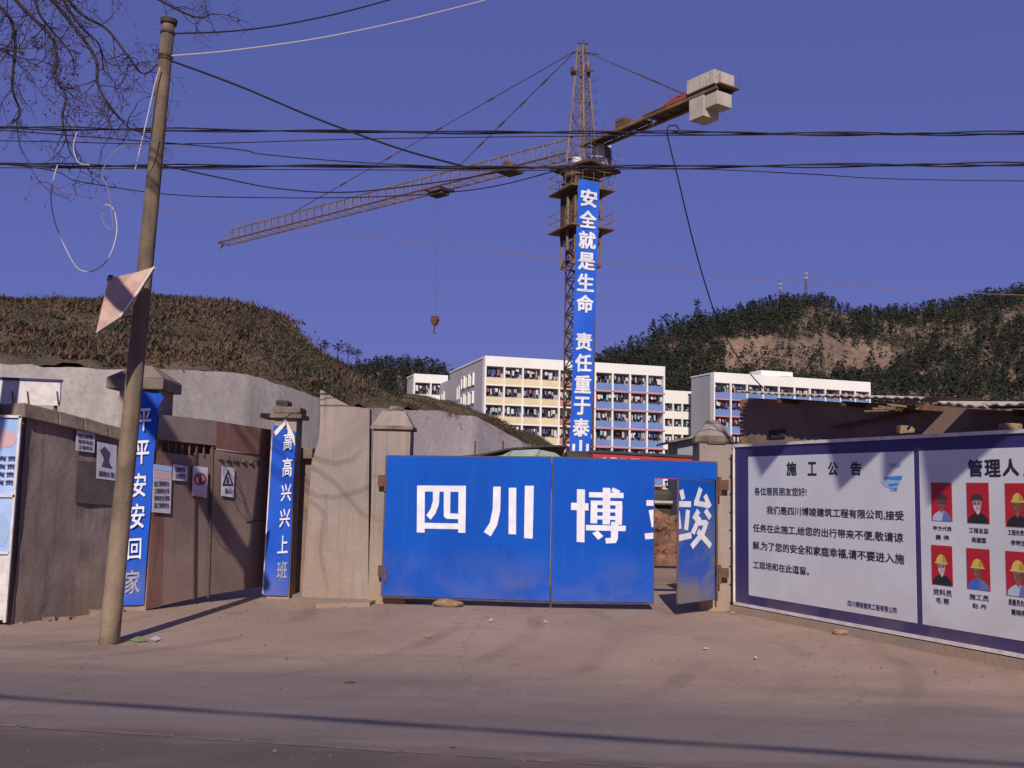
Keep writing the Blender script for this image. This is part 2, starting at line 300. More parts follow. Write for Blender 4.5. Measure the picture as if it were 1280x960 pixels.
def ground_mat(name, kind):
    """tan dusty concrete of the gate apron, or asphalt that is dusted over along its edge"""
    m = bpy.data.materials.new(name); m.use_nodes = True; n = m.node_tree.nodes; l = m.node_tree.links; b = n['Principled BSDF']
    b.inputs['Roughness'].default_value = 0.88; b.inputs['Specular IOR Level'].default_value = 0.25
    g = n.new('ShaderNodeNewGeometry')
    def nz(sc, det=7, vec=None, rough=0.55, dist=0.0):
        x = n.new('ShaderNodeTexNoise'); x.inputs['Scale'].default_value = sc; x.inputs['Detail'].default_value = det; x.inputs['Roughness'].default_value = rough
        x.inputs['Distortion'].default_value = dist
        l.new(vec or g.outputs['Position'], x.inputs['Vector']); return x.outputs['Fac']
    def rng(v, a, bb, c=0.0, d=1.0):
        x = n.new('ShaderNodeMapRange'); l.new(v, x.inputs[0])
        for i, q in enumerate((a, bb, c, d)): x.inputs[i + 1].default_value = q
        return x.outputs[0]
    def mix(a, bb, f, mode='MIX'):
        x = n.new('ShaderNodeMix'); x.data_type = 'RGBA'; x.blend_type = mode
        for s_, v in ((6, a), (7, bb)):
            if isinstance(v, tuple): x.inputs[s_].default_value = (*v, 1)
            else: l.new(v, x.inputs[s_])
        if isinstance(f, float): x.inputs[0].default_value = f
        else: l.new(f, x.inputs[0])
        return x.outputs[2]
    def math_(op, a, bb):
        x = n.new('ShaderNodeMath'); x.operation = op
        for i, v in enumerate((a, bb)):
            if isinstance(v, (int, float)): x.inputs[i].default_value = v
            else: l.new(v, x.inputs[i])
        return x.outputs[0]
    concrete = mix((0.37, 0.262, 0.20), (0.285, 0.20, 0.155), rng(nz(0.45, 8, dist=0.6), 0.35, 0.68))
    concrete = mix(concrete, (0.19, 0.125, 0.095), rng(nz(1.7, 9, dist=1.2), 0.60, 0.74, 0, 0.55))
    concrete = mix(concrete, (0.40, 0.30, 0.24), rng(nz(2.6, 9), 0.60, 0.75, 0, 0.5))
    asphalt = mix((0.115, 0.089, 0.084), (0.085, 0.067, 0.064), rng(nz(0.8, 8), 0.35, 0.65))
    # distance over the carriageway line, in metres: y + 0.17 x
    sp = n.new('ShaderNodeSeparateXYZ'); l.new(g.outputs['Position'], sp.inputs[0])
    dd = math_('ADD', sp.outputs[1], math_('MULTIPLY', sp.outputs[0], 0.17))
    mp = n.new('ShaderNodeMapping'); mp.inputs['Rotation'].default_value = (0, 0, R(9.6)); mp.inputs['Scale'].default_value = (0.35, 1.6, 1)
    l.new(g.outputs['Position'], mp.inputs[0])
    wob = math_('ADD', dd, rng(nz(0.9, 8, mp.outputs[0], 0.62), 0.2, 0.8, -1.2, 1.2))
    dusty = mix((0.20, 0.16, 0.15), (0.155, 0.125, 0.12), rng(nz(0.7, 8, mp.outputs[0]), 0.35, 0.65))
    base = mix(dusty, concrete, rng(wob, 7.9, 10.2))
    base = mix(asphalt, base, rng(math_('ADD', dd, rng(nz(2.5, 8, mp.outputs[0]), 0.2, 0.8, -.35, .35)), 6.35, 6.75))
    # tyre tracks of dust: long stains along the road
    base = mix(base, (0.16, 0.115, 0.11), math_('MULTIPLY', rng(nz(0.8, 6, mp.outputs[0]), 0.53, 0.7, 0, 0.35), rng(dd, 12, 9)))
    # cracks
    vo = n.new('ShaderNodeTexVoronoi'); vo.feature = 'DISTANCE_TO_EDGE'; vo.inputs['Scale'].default_value = 0.22
    wv = n.new('ShaderNodeVectorMath'); wv.operation = 'ADD'; nn = n.new('ShaderNodeTexNoise'); nn.inputs['Scale'].default_value = 1.1; nn.inputs['Detail'].default_value = 8
    l.new(g.outputs['Position'], nn.inputs['Vector']); l.new(g.outputs['Position'], wv.inputs[0]); l.new(nn.outputs['Color'], wv.inputs[1]); l.new(wv.outputs[0], vo.inputs['Vector'])
    # faint curved tyre tracks turning in at the gate, and blotches of dried mud
    tr = n.new('ShaderNodeTexWave'); tr.wave_type = 'RINGS'; tr.rings_direction = 'Z'; tr.inputs['Scale'].default_value = 0.32; tr.inputs['Distortion'].default_value = 1.2; tr.inputs['Detail'].default_value = 4; tr.inputs['Detail Scale'].default_value = 2.5
    mt = n.new('ShaderNodeMapping'); mt.inputs['Location'].default_value = (7.0, -13.0, 0); l.new(g.outputs['Position'], mt.inputs[0]); l.new(mt.outputs[0], tr.inputs['Vector'])
    base = mix(base, (0.17, 0.12, 0.095), math_('MULTIPLY', rng(tr.outputs['Fac'], 0.82, 0.97), rng(nz(0.6, 6), 0.42, 0.62, 0, 0.42)))
    base = mix(base, (0.15, 0.10, 0.075), rng(nz(5.5, 10, dist=0.7), 0.66, 0.74, 0, 0.5))
    base = mix(base, (0.42, 0.33, 0.27), rng(nz(9, 8), 0.68, 0.76, 0, 0.4))
    base = mix(base, (0.10, 0.068, 0.055), rng(vo.outputs['Distance'], 0.0, 0.004, 0.28, 0.0))
    f = rng(nz(120, 3), 0.2, 0.8, 0.74, 1.26); cmb = n.new('ShaderNodeCombineColor'); [l.new(f, cmb.inputs[i]) for i in range(3)]
    base = mix(base, cmb.outputs[0], 1.0, 'MULTIPLY')
    l.new(base, b.inputs['Base Color'])
    bp = n.new('ShaderNodeBump'); bp.inputs['Strength'].default_value = 0.6; bp.inputs['Distance'].default_value = 0.012
    l.new(math_('ADD', nz(45, 8), math_('MULTIPLY', nz(2.5, 6), 2.0)), bp.inputs['Height']); l.new(bp.outputs[0], b.inputs['Normal'])
    return m
M['apron'] = ground_mat('dusty_concrete_and_asphalt', 0)

# the ground in front of the gate: a finely divided sheet with gentle unevenness
def fine_sheet(name, x0, x1, y0, y1, step, z, amp, m):
    mb = MB(); nx = int((x1 - x0) / step) + 1; ny = int((y1 - y0) / step) + 1
    vs = []
    for j in range(ny):
        for i in range(nx):
            x = x0 + i * step; y = y0 + j * step
            e = min(1, max(0, min(x - x0, x1 - x, y - y0, y1 - y) / 1.5))
            vs.append((x, y, z + amp * e * (0.6 * noise.noise(Vector((x * 0.35, y * 0.35, 3))) + 0.25 * noise.noise(Vector((x * 1.3, y * 1.3, 9))))))
    fs = [(j * nx + i, j * nx + i + 1, (j + 1) * nx + i + 1, (j + 1) * nx + i) for j in range(ny - 1) for i in range(nx - 1)]
    o = mb.add(vs, fs).build(name, m, smooth=True); o['kind'] = 'structure'; return o
fine_sheet('road', -70, 70, -14, 9.0, 0.5, 0.024, 0.02, M['apron'])
fine_sheet('pavement', -12, 14, 9.0, 18.0, 0.15, 0.024, 0.028, M['apron'])

# worn yellow edge line on the road
mb = MB(); M['line'] = mat('worn_yellow_line', (0.20, 0.15, 0.105), 0.8, (0.14, 0.11, 0.10), 5.0, (0.4, 0.55), grain=0.2)
x = -12.0
while x < 14:
    L = random.uniform(0.15, 0.7); a = 6.48 - 0.168 * x; b_ = 6.48 - 0.168 * (x + L)
    wd = random.uniform(0.018, 0.035); j = random.uniform(-.006, .006)
    mb.add([(x, a + j - wd, 0.042), (x + L, b_ + j - wd, 0.042), (x + L, b_ + j + wd, 0.042), (x, a + j + wd, 0.042)], [(0, 1, 2, 3)])
    x += L + random.choice([0.0, 0.0, 0.0, 0.03, 0.1])
for v in mb.v: v.z = .024 + .02 * (0.6 * noise.noise(Vector((v.x * 0.35, v.y * 0.35, 3))) + 0.25 * noise.noise(Vector((v.x * 1.3, v.y * 1.3, 9)))) + .004
tag(mb.build('road_marking', M['line']), kind='structure')

# ------------------------------------------------------------------ hills
def loft(rows, name, m, sub=1, amp=0.0, sc=0.2, smooth=True, fracs=None):
    """rows: lists of world points, equal length; noise-displaced grid through them"""
    mb = MB(); nx = len(rows[0])
    vs = [p.copy() for r in rows for p in r]
    for k, v in enumerate(vs):
        q = noise.fractal(v * sc, 1.0, 2.1, 5); v.z += q * amp
        v.y += noise.noise(v * sc * 1.7 + Vector((5, 5, 5))) * amp
    fs = [(j * nx + i, j * nx + i + 1, (j + 1) * nx + i + 1, (j + 1) * nx + i) for j in range(len(rows) - 1) for i in range(nx - 1)]
    o = mb.add(vs, fs).build(name, m, smooth=smooth); o['kind'] = 'structure'; return o, vs, nx
def interp(tab, x):
    if x <= tab[0][0]: return tab[0][1:]
    for a, b in zip(tab, tab[1:]):
        if x <= b[0]:
            t = (x - a[0]) / (b[0] - a[0]); return tuple(p + (q - p) * t for p, q in zip(a[1:], b[1:]))
    return tab[-1][1:]
# pixel column -> (y, depth) of the top of the sprayed concrete and of the hill's skyline
CT = [(-700, 452, 22), (-300, 452, 23), (0, 455, 25), (60, 458, 26), (130, 462, 27), (200, 461, 28), (310, 467, 31), (350, 481, 32.5), (400, 498, 35), (440, 508, 38), (500, 512, 42), (548, 514, 46), (596, 521, 50), (624, 536, 54), (655, 553, 58), (690, 570, 63), (740, 596, 70)]
SK = [(-700, 372, 60), (-300, 372, 58), (0, 377, 56), (40, 381, 55), (100, 378, 54), (190, 376, 54), (250, 376, 54), (300, 381, 54), (335, 393, 54), (360, 412, 54), (400, 446, 55), (440, 468, 56), (490, 496, 57), (531, 500, 58), (586, 511, 60), (618, 524, 62), (656, 538, 65), (686, 555, 68), (740, 590, 74)]
cols = list(range(-700, 741, 5))
M['hill_grass'] = mat('dry_grass_slope', (0.12, 0.082, 0.05), 0.95, (0.055, 0.048, 0.03), 0.45, (0.42, 0.6), grain=0.45, gscale=14, bump=1.0, bscale=9, streak=((0.16, 0.10, 0.07), 0.5, 0.5))
def hill_left():
    # sprayed concrete face
    rows = []
    for t in [q_ / 20 for q_ in range(21)]:
        r = []
        for c in cols:
            y, d = interp(CT, c); p = at(c, y, d); p.z = max(p.z, 0.05)
            b = at(c, y, d - 2.2 * (p.z / 6)); b.z = -0.1
            r.append(b.lerp(p, t))
        rows.append(r)
    co_, _, nx_ = loft(rows, 'concrete_slope', M['shotcrete'], amp=0.06, sc=1.1)
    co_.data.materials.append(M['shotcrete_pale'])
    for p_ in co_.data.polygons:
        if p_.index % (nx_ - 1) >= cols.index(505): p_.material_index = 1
    # grass hill behind it
    rows = []
    for k in range(43):
        t = k / 42; r = []
        for c in cols:
            y, d = interp(CT, c); y2, d2 = interp(SK, c)
            p = at(c, y, d + 0.15); q = at(c, y2, d2); p.z = max(p.z, 0.0)
            v = p.lerp(q, t); v.z += math.sin(t * math.pi) * 0.10 * max(0, q.z - p.z); v.z -= 0.12 if k == 0 else 0
            r.append(v)
        rows.append(r)
    for k in range(1, 5):
        rows.append([Vector((v.x * (1 + .12 * k), v.y + 9 * k, max(-1, v.z * (1 - 0.28 * k)))) for v in rows[42]])
    return loft(rows, 'hill', M['hill_grass'], amp=0.34, sc=0.45)
hl, hv, hnx = hill_left()

def tufts(name, pts, mats, hgt, seed, spread=0.35, blades=7, wide=0.05):
    """short dry blades in tussocks"""
    rnd = random.Random(seed); mb = MB(); mi = []
    for p, mk, s in pts:
        for _ in range(blades):
            a = rnd.uniform(0, 6.28); h = hgt * s * rnd.uniform(.35, 1.25); o = Vector((rnd.gauss(0, spread * s), rnd.gauss(0, spread * s), 0))
            ln = Vector((math.cos(a), math.sin(a), 0)) * h * rnd.uniform(.2, 1.3); sd = Vector((-math.sin(a), math.cos(a), 0)) * wide * s * rnd.uniform(.6, 1.5)
            b = p + o - Vector((0, 0, .05))
            mb.add([b - sd, b + sd, b + ln + Vector((0, 0, h))], [(0, 1, 2)]); mi.append(mk)
    me = bpy.data.meshes.new(name); me.from_pydata(mb.v, [], mb.f)
    for q in mats: me.materials.append(q)
    me.polygons.foreach_set('material_index', mi)
    o = bpy.data.objects.new(name, me); C.objects.link(o); o['kind'] = 'stuff'; return o
def gridpt(vs, nx, i, j, fi, fj):
    a = vs[j * nx + i].lerp(vs[j * nx + i + 1], fi); b = vs[(j + 1) * nx + i].lerp(vs[(j + 1) * nx + i + 1], fi); return a.lerp(b, fj)
rnd = random.Random(5); pts = []
i0 = cols.index(-80)
for _ in range(52000):
    i = rnd.randrange(i0, hnx - 3); j = rnd.randrange(1, 43)
    if rnd.random() < .10: j = 41
    p = gridpt(hv, hnx, i, j, rnd.random(), rnd.random())
    q = noise.noise(p * 0.22) + 0.5 * noise.noise(p * 0.8)
    mk = 1 if q > 0.22 else (2 if q < -0.22 else 0)
    s_ = rnd.uniform(.4, 1.2) * (1.0 + max(0, noise.noise(p * 0.5 + Vector((9, 9, 9)))) * 1.6)
    pts.append((p, mk, s_ * (0.6 if i > cols.index(440) else 1)))
tufts('dry_grass', pts, [M['grass_a'], M['grass_b'], M['grass_c']], 0.125, 3, blades=6, wide=0.026, spread=.22)
# low scrub scattered over the slope
pts = []
for _ in range(170):
    i = rnd.randrange(i0, cols.index(470)); j = rnd.randrange(4, 43)
    p = gridpt(hv, hnx, i, j, rnd.random(), rnd.random()); sz = rnd.uniform(.25, .75)
    for _q in range(70): pts.append((p + Vector((rnd.gauss(0, .3), rnd.gauss(0, .3), abs(rnd.gauss(0, .22)))) * sz, rnd.choice([1, 1, 0]), rnd.uniform(.5, 1)))
tufts('scrub', pts, [M['grass_a'], M['grass_b'], M['grass_c']], 0.11, 4, blades=3, wide=0.03, spread=.05)

# wooded hills far behind
def trees_mass(name, pts, seed, mats, kind='stuff', parent=None):
    rnd = random.Random(seed); V = []; Fc = []; mi = []
    for p, h in pts:
        m_ = 0 if rnd.random() < .6 else 1; w_ = h * rnd.uniform(.26, .42); cone = rnd.random() < .6
        for _ in range(42):
            t = rnd.random() ** .8
            rr = w_ * ((1 - t) * 1.0 + .08 if cone else math.sqrt(max(0, 1 - (2 * t - 1) ** 2)) * .95 + .05)
            a = rnd.uniform(0, 6.28); rr *= rnd.uniform(.35, 1.1); c = p + Vector((math.cos(a) * rr, math.sin(a) * rr, h * (.08 + .92 * t)))
            s = h * .115 * rnd.uniform(.6, 1.4)
            k = len(V)
            for _q in range(3): V.append(c + Vector((rnd.uniform(-s, s), rnd.uniform(-s, s), rnd.uniform(-s, s) * .8)))
            Fc.append((k, k + 1, k + 2)); mi.append(m_)
    o0 = ORG.get(parent.name, Vector()) if parent else Vector()
    me = bpy.data.meshes.new(name); me.from_pydata([v - o0 for v in V], [], Fc)
    for q in mats: me.materials.append(q)
    me.polygons.foreach_set('material_index', mi)
    o = bpy.data.objects.new(name, me); C.objects.link(o)
    if parent: o.parent = parent
    if kind: o['kind'] = kind
    return o
SR = [(640, 520, 330), (700, 486, 330), (750, 452, 335), (791, 435, 340), (816, 424, 345), (849, 415, 350), (887, 404, 355), (928, 396, 360), (965, 388, 365), (1023, 382, 370), (1065, 395, 375), (1094, 393, 375), (1135, 395, 380), (1197, 384, 390), (1247, 373, 400), (1280, 364, 405), (1400, 345, 420), (1700, 330, 450), (2100, 420, 500)]
def hill_right():
    cs = list(range(640, 2101, 12)); rows = []
    for k in range(29):
        t = k / 28; r = []
        for c in cs:
            y2, d2 = interp(SR, c); q = at(c, y2, d2); b = at(c, 612, 215 + (c - 640) * .02); b.z = -1
            v = b.lerp(q, t)
            # a quarried scar, steeper than the slope round it
            v.z = b.z + (q.z - b.z) * (t ** 0.8)
            u = (c - 1010) / 120
            s = math.exp(-u * u) * (1 / (1 + math.exp(-(t - .62) * 34)) - .5) * (1 - abs(t - .62) * 1.6)
            v.z += s * 5.5
            r.append(v)
        rows.append(r)
    for k in range(1, 4): rows.append([Vector((v.x, v.y + 60 * k, v.z * (1 - .3 * k))) for v in rows[28]])
    return (*loft(rows, 'mountain', M['scar'], amp=2.2, sc=0.035), cs)
M['scar'] = mat('bare_hillside', (0.22, 0.145, 0.105), 0.95, (0.10, 0.08, 0.058), 0.06, (0.38, 0.62), grain=0.4, gscale=0.6, bump=1.0, bscale=0.4, streak=((0.24, 0.14, 0.085), 0.5, 0.5))
hr, rv, rnx, rcs = hill_right()
rnd = random.Random(8); tp = []
def topx(p):
    q = M3.transposed() @ (p - E0); return 640 + F * q.x / -q.z, 480 - F * q.y / -q.z
for _ in range(15000):
    i = rnd.randrange(0, 76); j = rnd.randrange(6, 28)
    p = gridpt(rv, rnx, i, j, rnd.random(), rnd.random())
    X, Y = topx(p); nn = noise.noise(p * 0.03) + .6 * noise.noise(p * 0.11)
    bare = 0
    if 905 < X < 1120 and 425 < Y < 470: bare = .74
    elif 1100 < X < 1220 and 405 < Y < 445: bare = .55
    elif 760 < X < 850 and 425 < Y < 445: bare = .45
    elif 990 < X < 1060 and 385 < Y < 410: bare = .5
    if rnd.random() < bare + nn * .5 * (bare > 0): continue
    if nn > .62: continue
    tp.append((p, rnd.choice([1.6, 2.2, 2.8, 3.4, 4.6]) * rnd.uniform(.8, 1.15)))
for c in range(745, 1300, 2):
    i = (c - 640) // 12; f = (c - 640) / 12 - i
    if rnd.random() < .8: tp.append((gridpt(rv, rnx, i, 27, f, rnd.uniform(.6, 1)), rnd.uniform(2.2, 5.2)))
trees_mass('hillside_pines', tp, 4, [M['pine'], M['pine_b']])
for k, (c, h, lb) in enumerate([(816, 7, 'lowest dark pine standing out on the left shoulder of the wooded ridge'), (833, 7.5, 'slim dark pine between two others on the ridge shoulder'),
                            (846, 6.5, 'round dark pine on the ridge above the blue dormitory end'), (871, 8.5, 'tall dark pine on the ridge just left of the hanging black cable')]):
    i = (c - 640) // 12; f = (c - 640) / 12 - i; p = gridpt(rv, rnx, i, 27, f, .9)
    t = thing('pine_tree', lb, 'tree', p, group='pines standing out on the ridge')
    MB().bar(p - Vector((0, 0, 1)), p + Vector((0, 0, h * .5)), .18, 5, .1).build('trunk', M['bark'], t)
    trees_mass('crown', [(p + Vector((0, 0, .3)), h)] * 2, k, [M['pine'], M['pine']], None, t)
# far left wooded hill behind the grass hill
SL = [(380, 520, 300), (430, 472, 300), (455, 458, 300), (480, 453, 300), (520, 452, 300), (545, 458, 300), (560, 466, 300), (590, 490, 300), (640, 520, 300), (680, 560, 300)]
cs = list(range(380, 681, 10)); rows = []
for k in range(10):
    t = k / 9; rows.append([at(c, 612, 215).lerp(at(c, interp(SL, c)[0] + 3, 300), t) for c in cs])
for r in rows[:1]:
    for v in r: v.z = -1
for k in range(1, 4): rows.append([Vector((v.x, v.y + 40 * k, v.z * (1 - .32 * k))) for v in rows[9]])
fl, fv, fnx = loft(rows, 'far_hill', M['scar'], amp=1.2, sc=0.04)
tp = []
for _ in range(1500):
    p = gridpt(fv, fnx, rnd.randrange(0, fnx - 1), rnd.randrange(4, 9), rnd.random(), rnd.random()); tp.append((p, rnd.uniform(2.2, 4.5)))
for c in range(440, 575, 2):
    i = (c - 380) // 10; tp.append((gridpt(fv, fnx, i, 8, (c - 380) / 10 - i, rnd.uniform(.7, 1)), rnd.uniform(2, 4.4)))
trees_mass('far_wood', tp, 6, [M['pine'], M['pine_b']])

# small palms of the grass hill's right shoulder
for k, (px_, py_, h, lb) in enumerate([(405, 447, 1.15, 'leftmost thin young tree on the right shoulder of the grass hill'), (421, 455, 1.35, 'second thin young tree on the grass hill shoulder, with a round tuft'),
                                   (434, 459, 1.5, 'third thin young tree on the grass hill shoulder, close beside the last'), (445, 462, 1.4, 'rightmost thin young tree on the grass hill shoulder')]):
    p = at(px_, py_ + 1, 54); t = thing('young_tree', lb, 'tree', p, group='thin young trees on the grass hill')
    MB().tube([p - Vector((0, 0, .5)), p + Vector((.03, 0, h * .4)), p + Vector((.0, 0, h * .75))], [.035, .028, .02], 5).build('trunk', M['bark'], t)
    rr = random.Random(k); mb = MB()
    for _ in range(90):
        c = p + Vector((rr.gauss(0, .17), rr.gauss(0, .17), h * .72 + rr.gauss(0, .16))); s = .085
        mb.add([c + Vector((rr.uniform(-s, s), rr.uniform(-s, s), rr.uniform(-s, s))) for _ in range(3)], [(0, 1, 2)])
    mb.build('crown', M['pine'], t)
# two radio masts on the ridge
def radio_mast(px_, ytop, ybase, Y, lb):
    p = at(px_, ybase, Y); q = at(px_ + .2, ytop, Y); p.z -= 2; H = q.z - p.z
    t = thing('radio_mast', lb, 'mast', p, group='radio masts on the ridge')
    mb = MB(); wd = 0.55; cor = [(-1, -1), (1, -1), (1, 1), (-1, 1)]
    for a, b in cor: mb.bar(p + Vector((a * wd, b * wd, 0)), p + Vector((a * .2, b * .2, H)), .07)
    n = 8
    for k in range(n):
        for c in range(4):
            a, b = cor[c], cor[(c + 1) % 4]; w0 = wd + (.2 - wd) * k / n; w1 = wd + (.2 - wd) * (k + 1) / n
            mb.bar(p + Vector((a[0] * w0, a[1] * w0, H * k / n)), p + Vector((b[0] * w1, b[1] * w1, H * (k + 1) / n)), .045)
    mb.build('lattice', M['seam'], t)
    for zz in (H - 1, H - 2.6):
        for a in (-.6, 0, .6): MB().box(p + Vector((a * .8 - .10, -.7, zz - .45)), p + Vector((a * .8 + .10, -.5, zz + .45))).build('antenna_panel', M['side_wall'], t)
        MB().bar(p + Vector((-.9, -.5, zz)), p + Vector((.9, -.5, zz)), .05).build('antenna_arm', M['seam'], t)
radio_mast(975, 352, 386, 366, 'shorter radio mast on the ridge, left of the taller one')
radio_mast(1007.5, 339, 380, 369, 'taller radio mast on the ridge, with antenna panels at its tip')

# ================================================================== DORMITORY BLOCKS
def block(name, label, loc, rz, bays, bay, floors, D, Htop, panel_of, storey=3.0, group=None, para=1.6, recess=1.3, pent=None, seed=0, pink=False, side_windows=False, win=1.75, pinkbays=0):
    t = thing(name, label, 'building', loc, rz, group); W = bays * bay; ztop = Htop
    B = lambda: MB()
    B().box((0, recess, 0), (W, D, ztop - .25)).build('wall', M['side_wall'], t, local=True)
    mb = B().box((-.12, -.04, ztop - para), (W + .12, recess - .003, ztop)); mb.box((-.12, recess, ztop - .248), (W + .12, D + .1, ztop))
    mb.build('parapet', M['cream'], t, local=True)
    for xx in (0, W): B().box((xx - .14, -.02, 0), (xx + .14, recess - .005, ztop - para - .003)).build('end_wall', M['cream'], t, local=True)
    # columns, floor slabs
    src = B().box((-.13, -.10, 0), (.13, .3, ztop - para - .006)).build('column', M['cream'], t, local=True); src.location = (bay, 0, 0)
    for k in range(2, bays): inst(src, t, (k * bay, 0, 0))
    ptypes = {}
    rr = random.Random(seed); lm = [[] for _ in range(6)]; lmb = [MB() for _ in range(6)]
    winsrc = None; panesrc = None; slabsrc = None
    for f in range(floors):
        z1 = ztop - para - f * storey; z0 = z1 - win           # opening from z0 to z1
        zs = z1 - storey
        if zs < -0.3: break
        if slabsrc is None:
            slabsrc = B().box((.145, .02, -.11), (W - .145, recess - .006, .11)).build('floor_slab', M['pink_band'] if pink else M['cream'], t, local=True); slabsrc.location = (0, 0, zs + .11)
        else: inst(slabsrc, t, (0, 0, zs + .11))
        for k in range(bays):
            pm = panel_of(k)
            hgt = storey - win - .225
            if pm not in ptypes:
                o = B().box((.135, .04, 0), (bay - .135, .14, hgt)).build('balcony_panel', M[pm], t, local=True); ptypes[pm] = o; o.location = (k * bay, 0, zs + .222)
            else: inst(ptypes[pm], t, (k * bay, 0, zs + .222))
            # door and window at the back of the balcony
            if winsrc is None:
                mb = B(); a0, a1, c0, c1 = .35, bay - .45, 0.15, win - .1
                for q in ((a0, c0, a1, c0 + .09), (a0, c1 - .09, a1, c1), (a0, c0 + .09, a0 + .09, c1 - .09), (a1 - .09, c0 + .09, a1, c1 - .09), ((a0 + a1) / 2 - .04, c0 + .09, (a0 + a1) / 2 + .04, c1 - .09)):
                    mb.box((q[0], -.06, q[1]), (q[2], 0, q[3]))
                winsrc = mb.build('window', M['recess'], t, local=True); winsrc.location = (k * bay, recess - .004, z0)
                panesrc = B().box((a0 + .09, -.03, c0 + .09), (a1 - .09, -.02, c1 - .09)).build('pane', M['glass'], winsrc, local=True)
            else:
                w2 = inst(winsrc, t, (k * bay, recess - .004, z0)); inst(panesrc, w2)
            # washing hung out on the balconies
            zl = z1 - .25; x = k * bay + .3
            lmb[3].bar((k * bay + .14, .5, zl), ((k + 1) * bay - .14, .5, zl), .02)
            while x < (k + 1) * bay - .5:
                wd = rr.uniform(.18, .5); L = rr.uniform(.35, 1.15); c = rr.choice([0, 0, 0, 4, 3, 2, 1, 3, 4, 5] if rr.random() < .5 else [0, 3, 3, 2, 4])
                if rr.random() < .9:
                    y = .5 + rr.uniform(-.25, .25); dz = rr.uniform(0, .3)
                    lmb[c].add([(x, y, zl - dz), (x + wd, y + .05, zl - dz), (x + wd * rr.uniform(.75, 1.1), y + .03, zl - dz - L), (x + wd * rr.uniform(-.1, .2), y - .02, zl - dz - L * rr.uniform(.85, 1))], [(0, 1, 2, 3)])
                x += wd * rr.uniform(.7, 1.5)
    for q in range(6):
        if lmb[q].v:
            o = lmb[q].build('hanging_laundry', M['cloth%d' % q], t, local=True); o['kind'] = 'stuff'
    if pinkbays:
        for f in range(floors):
            zs = ztop - para - (f + 1) * storey
            if zs > 0: B().box((pinkbays * bay - .1, -.13, zs - .06), (W + .12, -.103, zs + .2)).build('painted_band', M['pink_band'], t, local=True)
    if pent:
        x0, x1, hh = pent
        B().box((x0, D * .3, ztop + .003), (x1, D * .8, ztop + hh)).build('roof_house', M['cream'], t, local=True)
        B().box((x0 + (x1 - x0) * .6, D * .3 - .02, ztop + .2), (x0 + (x1 - x0) * .95, D * .3 - .004, ztop + hh * .35)).build('roof_door', M['recess'], t, local=True)
    if side_windows:
        fs = None
        for f in range(5):
            for yy in (6.5, 9.3, 12.4):
                if fs is None:
                    mb = B().box((-.1, 0, 0), (0.2, .25, 1.9)); mb.box((-.1, 1.6, 0), (.2, 1.85, 1.9)); mb.box((-.1, 0, 1.9), (.2, 1.85, 2.0))
                    fs = mb.build('window', M['cream'], t, local=True); fs.location = (-.26, yy, ztop - 4 - f * 3)
                    fp = B().box((.06, .26, .1), (.12, 1.58, 1.8)).build('pane', M['glass'], fs, local=True)
                else:
                    w2 = inst(fs, t, (-.26, yy, ztop - 4 - f * 3)); inst(fp, w2)
    return t
p = at(607.5, 444.5, 155); A0 = R(17)
block('dormitory_building', 'long cream dormitory with pale yellow balconies left and blue balconies right of the crane', (p.x, p.y, 0), A0, 10, 3.06, 7, 24, p.z,
      lambda k: 'yellow_panel' if k < 4 else ('red_render' if k < 6 else 'blue_panel'), pent=(4.8, 9.8, 1.0), seed=1, pink=False, side_windows=True, storey=3.02, pinkbays=6)
p = at(518.5, 467, 184)
block('dormitory_wing', 'small cream dormitory wing with two balconies above the grass bank', (p.x, p.y, 0), A0, 2, 3.1, 5, 7, p.z, lambda k: 'cream', seed=2, storey=3.4, win=2.2)
p = at(561, 470, 183)
tk = thing('link_building', 'narrow receding link block between the small wing and the long dormitory, patched brick red', 'building', (p.x, p.y, 0), A0)
MB().box((-.9, -16, 0), (6, 4, p.z - 1.2)).build('wall', M['side_wall'], tk, local=True)
MB().box((-.96, -9, 0), (-.903, -1.5, p.z - 5.2)).build('render_panel', M['red_render'], tk, local=True)
for k in range(4):
    for y in (-1.0, -12.5):
        o = MB().box((-1.15, y, p.z - 5.3 - 3 * k), (-.907, y + .25, p.z - 3.1 - 3 * k)).box((-1.15, y + 1.3, p.z - 5.3 - 3 * k), (-.907, y + 1.55, p.z - 3.1 - 3 * k)).box((-1.15, y, p.z - 3.1 - 3 * k), (-.907, y + 1.55, p.z - 3.0 - 3 * k)).build('window', M['cream'], tk, local=True)
        MB().box((-1.0, y + .26, p.z - 5.2 - 3 * k), (-.95, y + 1.28, p.z - 3.2 - 3 * k)).build('pane', M['glass'], o, local=True)
p = at(830, 487.5, 192)
block('dormitory_annexe', 'plain cream annexe with square openings between the two dormitories', (p.x, p.y, 0), A0, 4, 1.95, 6, 8, p.z, lambda k: 'cream', seed=3, storey=2.98, win=1.5, para=2.5)
p = at(893, 465, 181)
block('dormitory_block', 'cream dormitory with blue balconies and a bare grey end wall, right of the gate', (p.x, p.y, 0), R(19), 10, 3.42, 7, 8.5, p.z, lambda k: 'blue_panel', seed=4, storey=3.1, pink=True, para=1.9, pent=(11.5, 18.5, 1.3))
sw = MB()
bpy.context.view_layer.update()

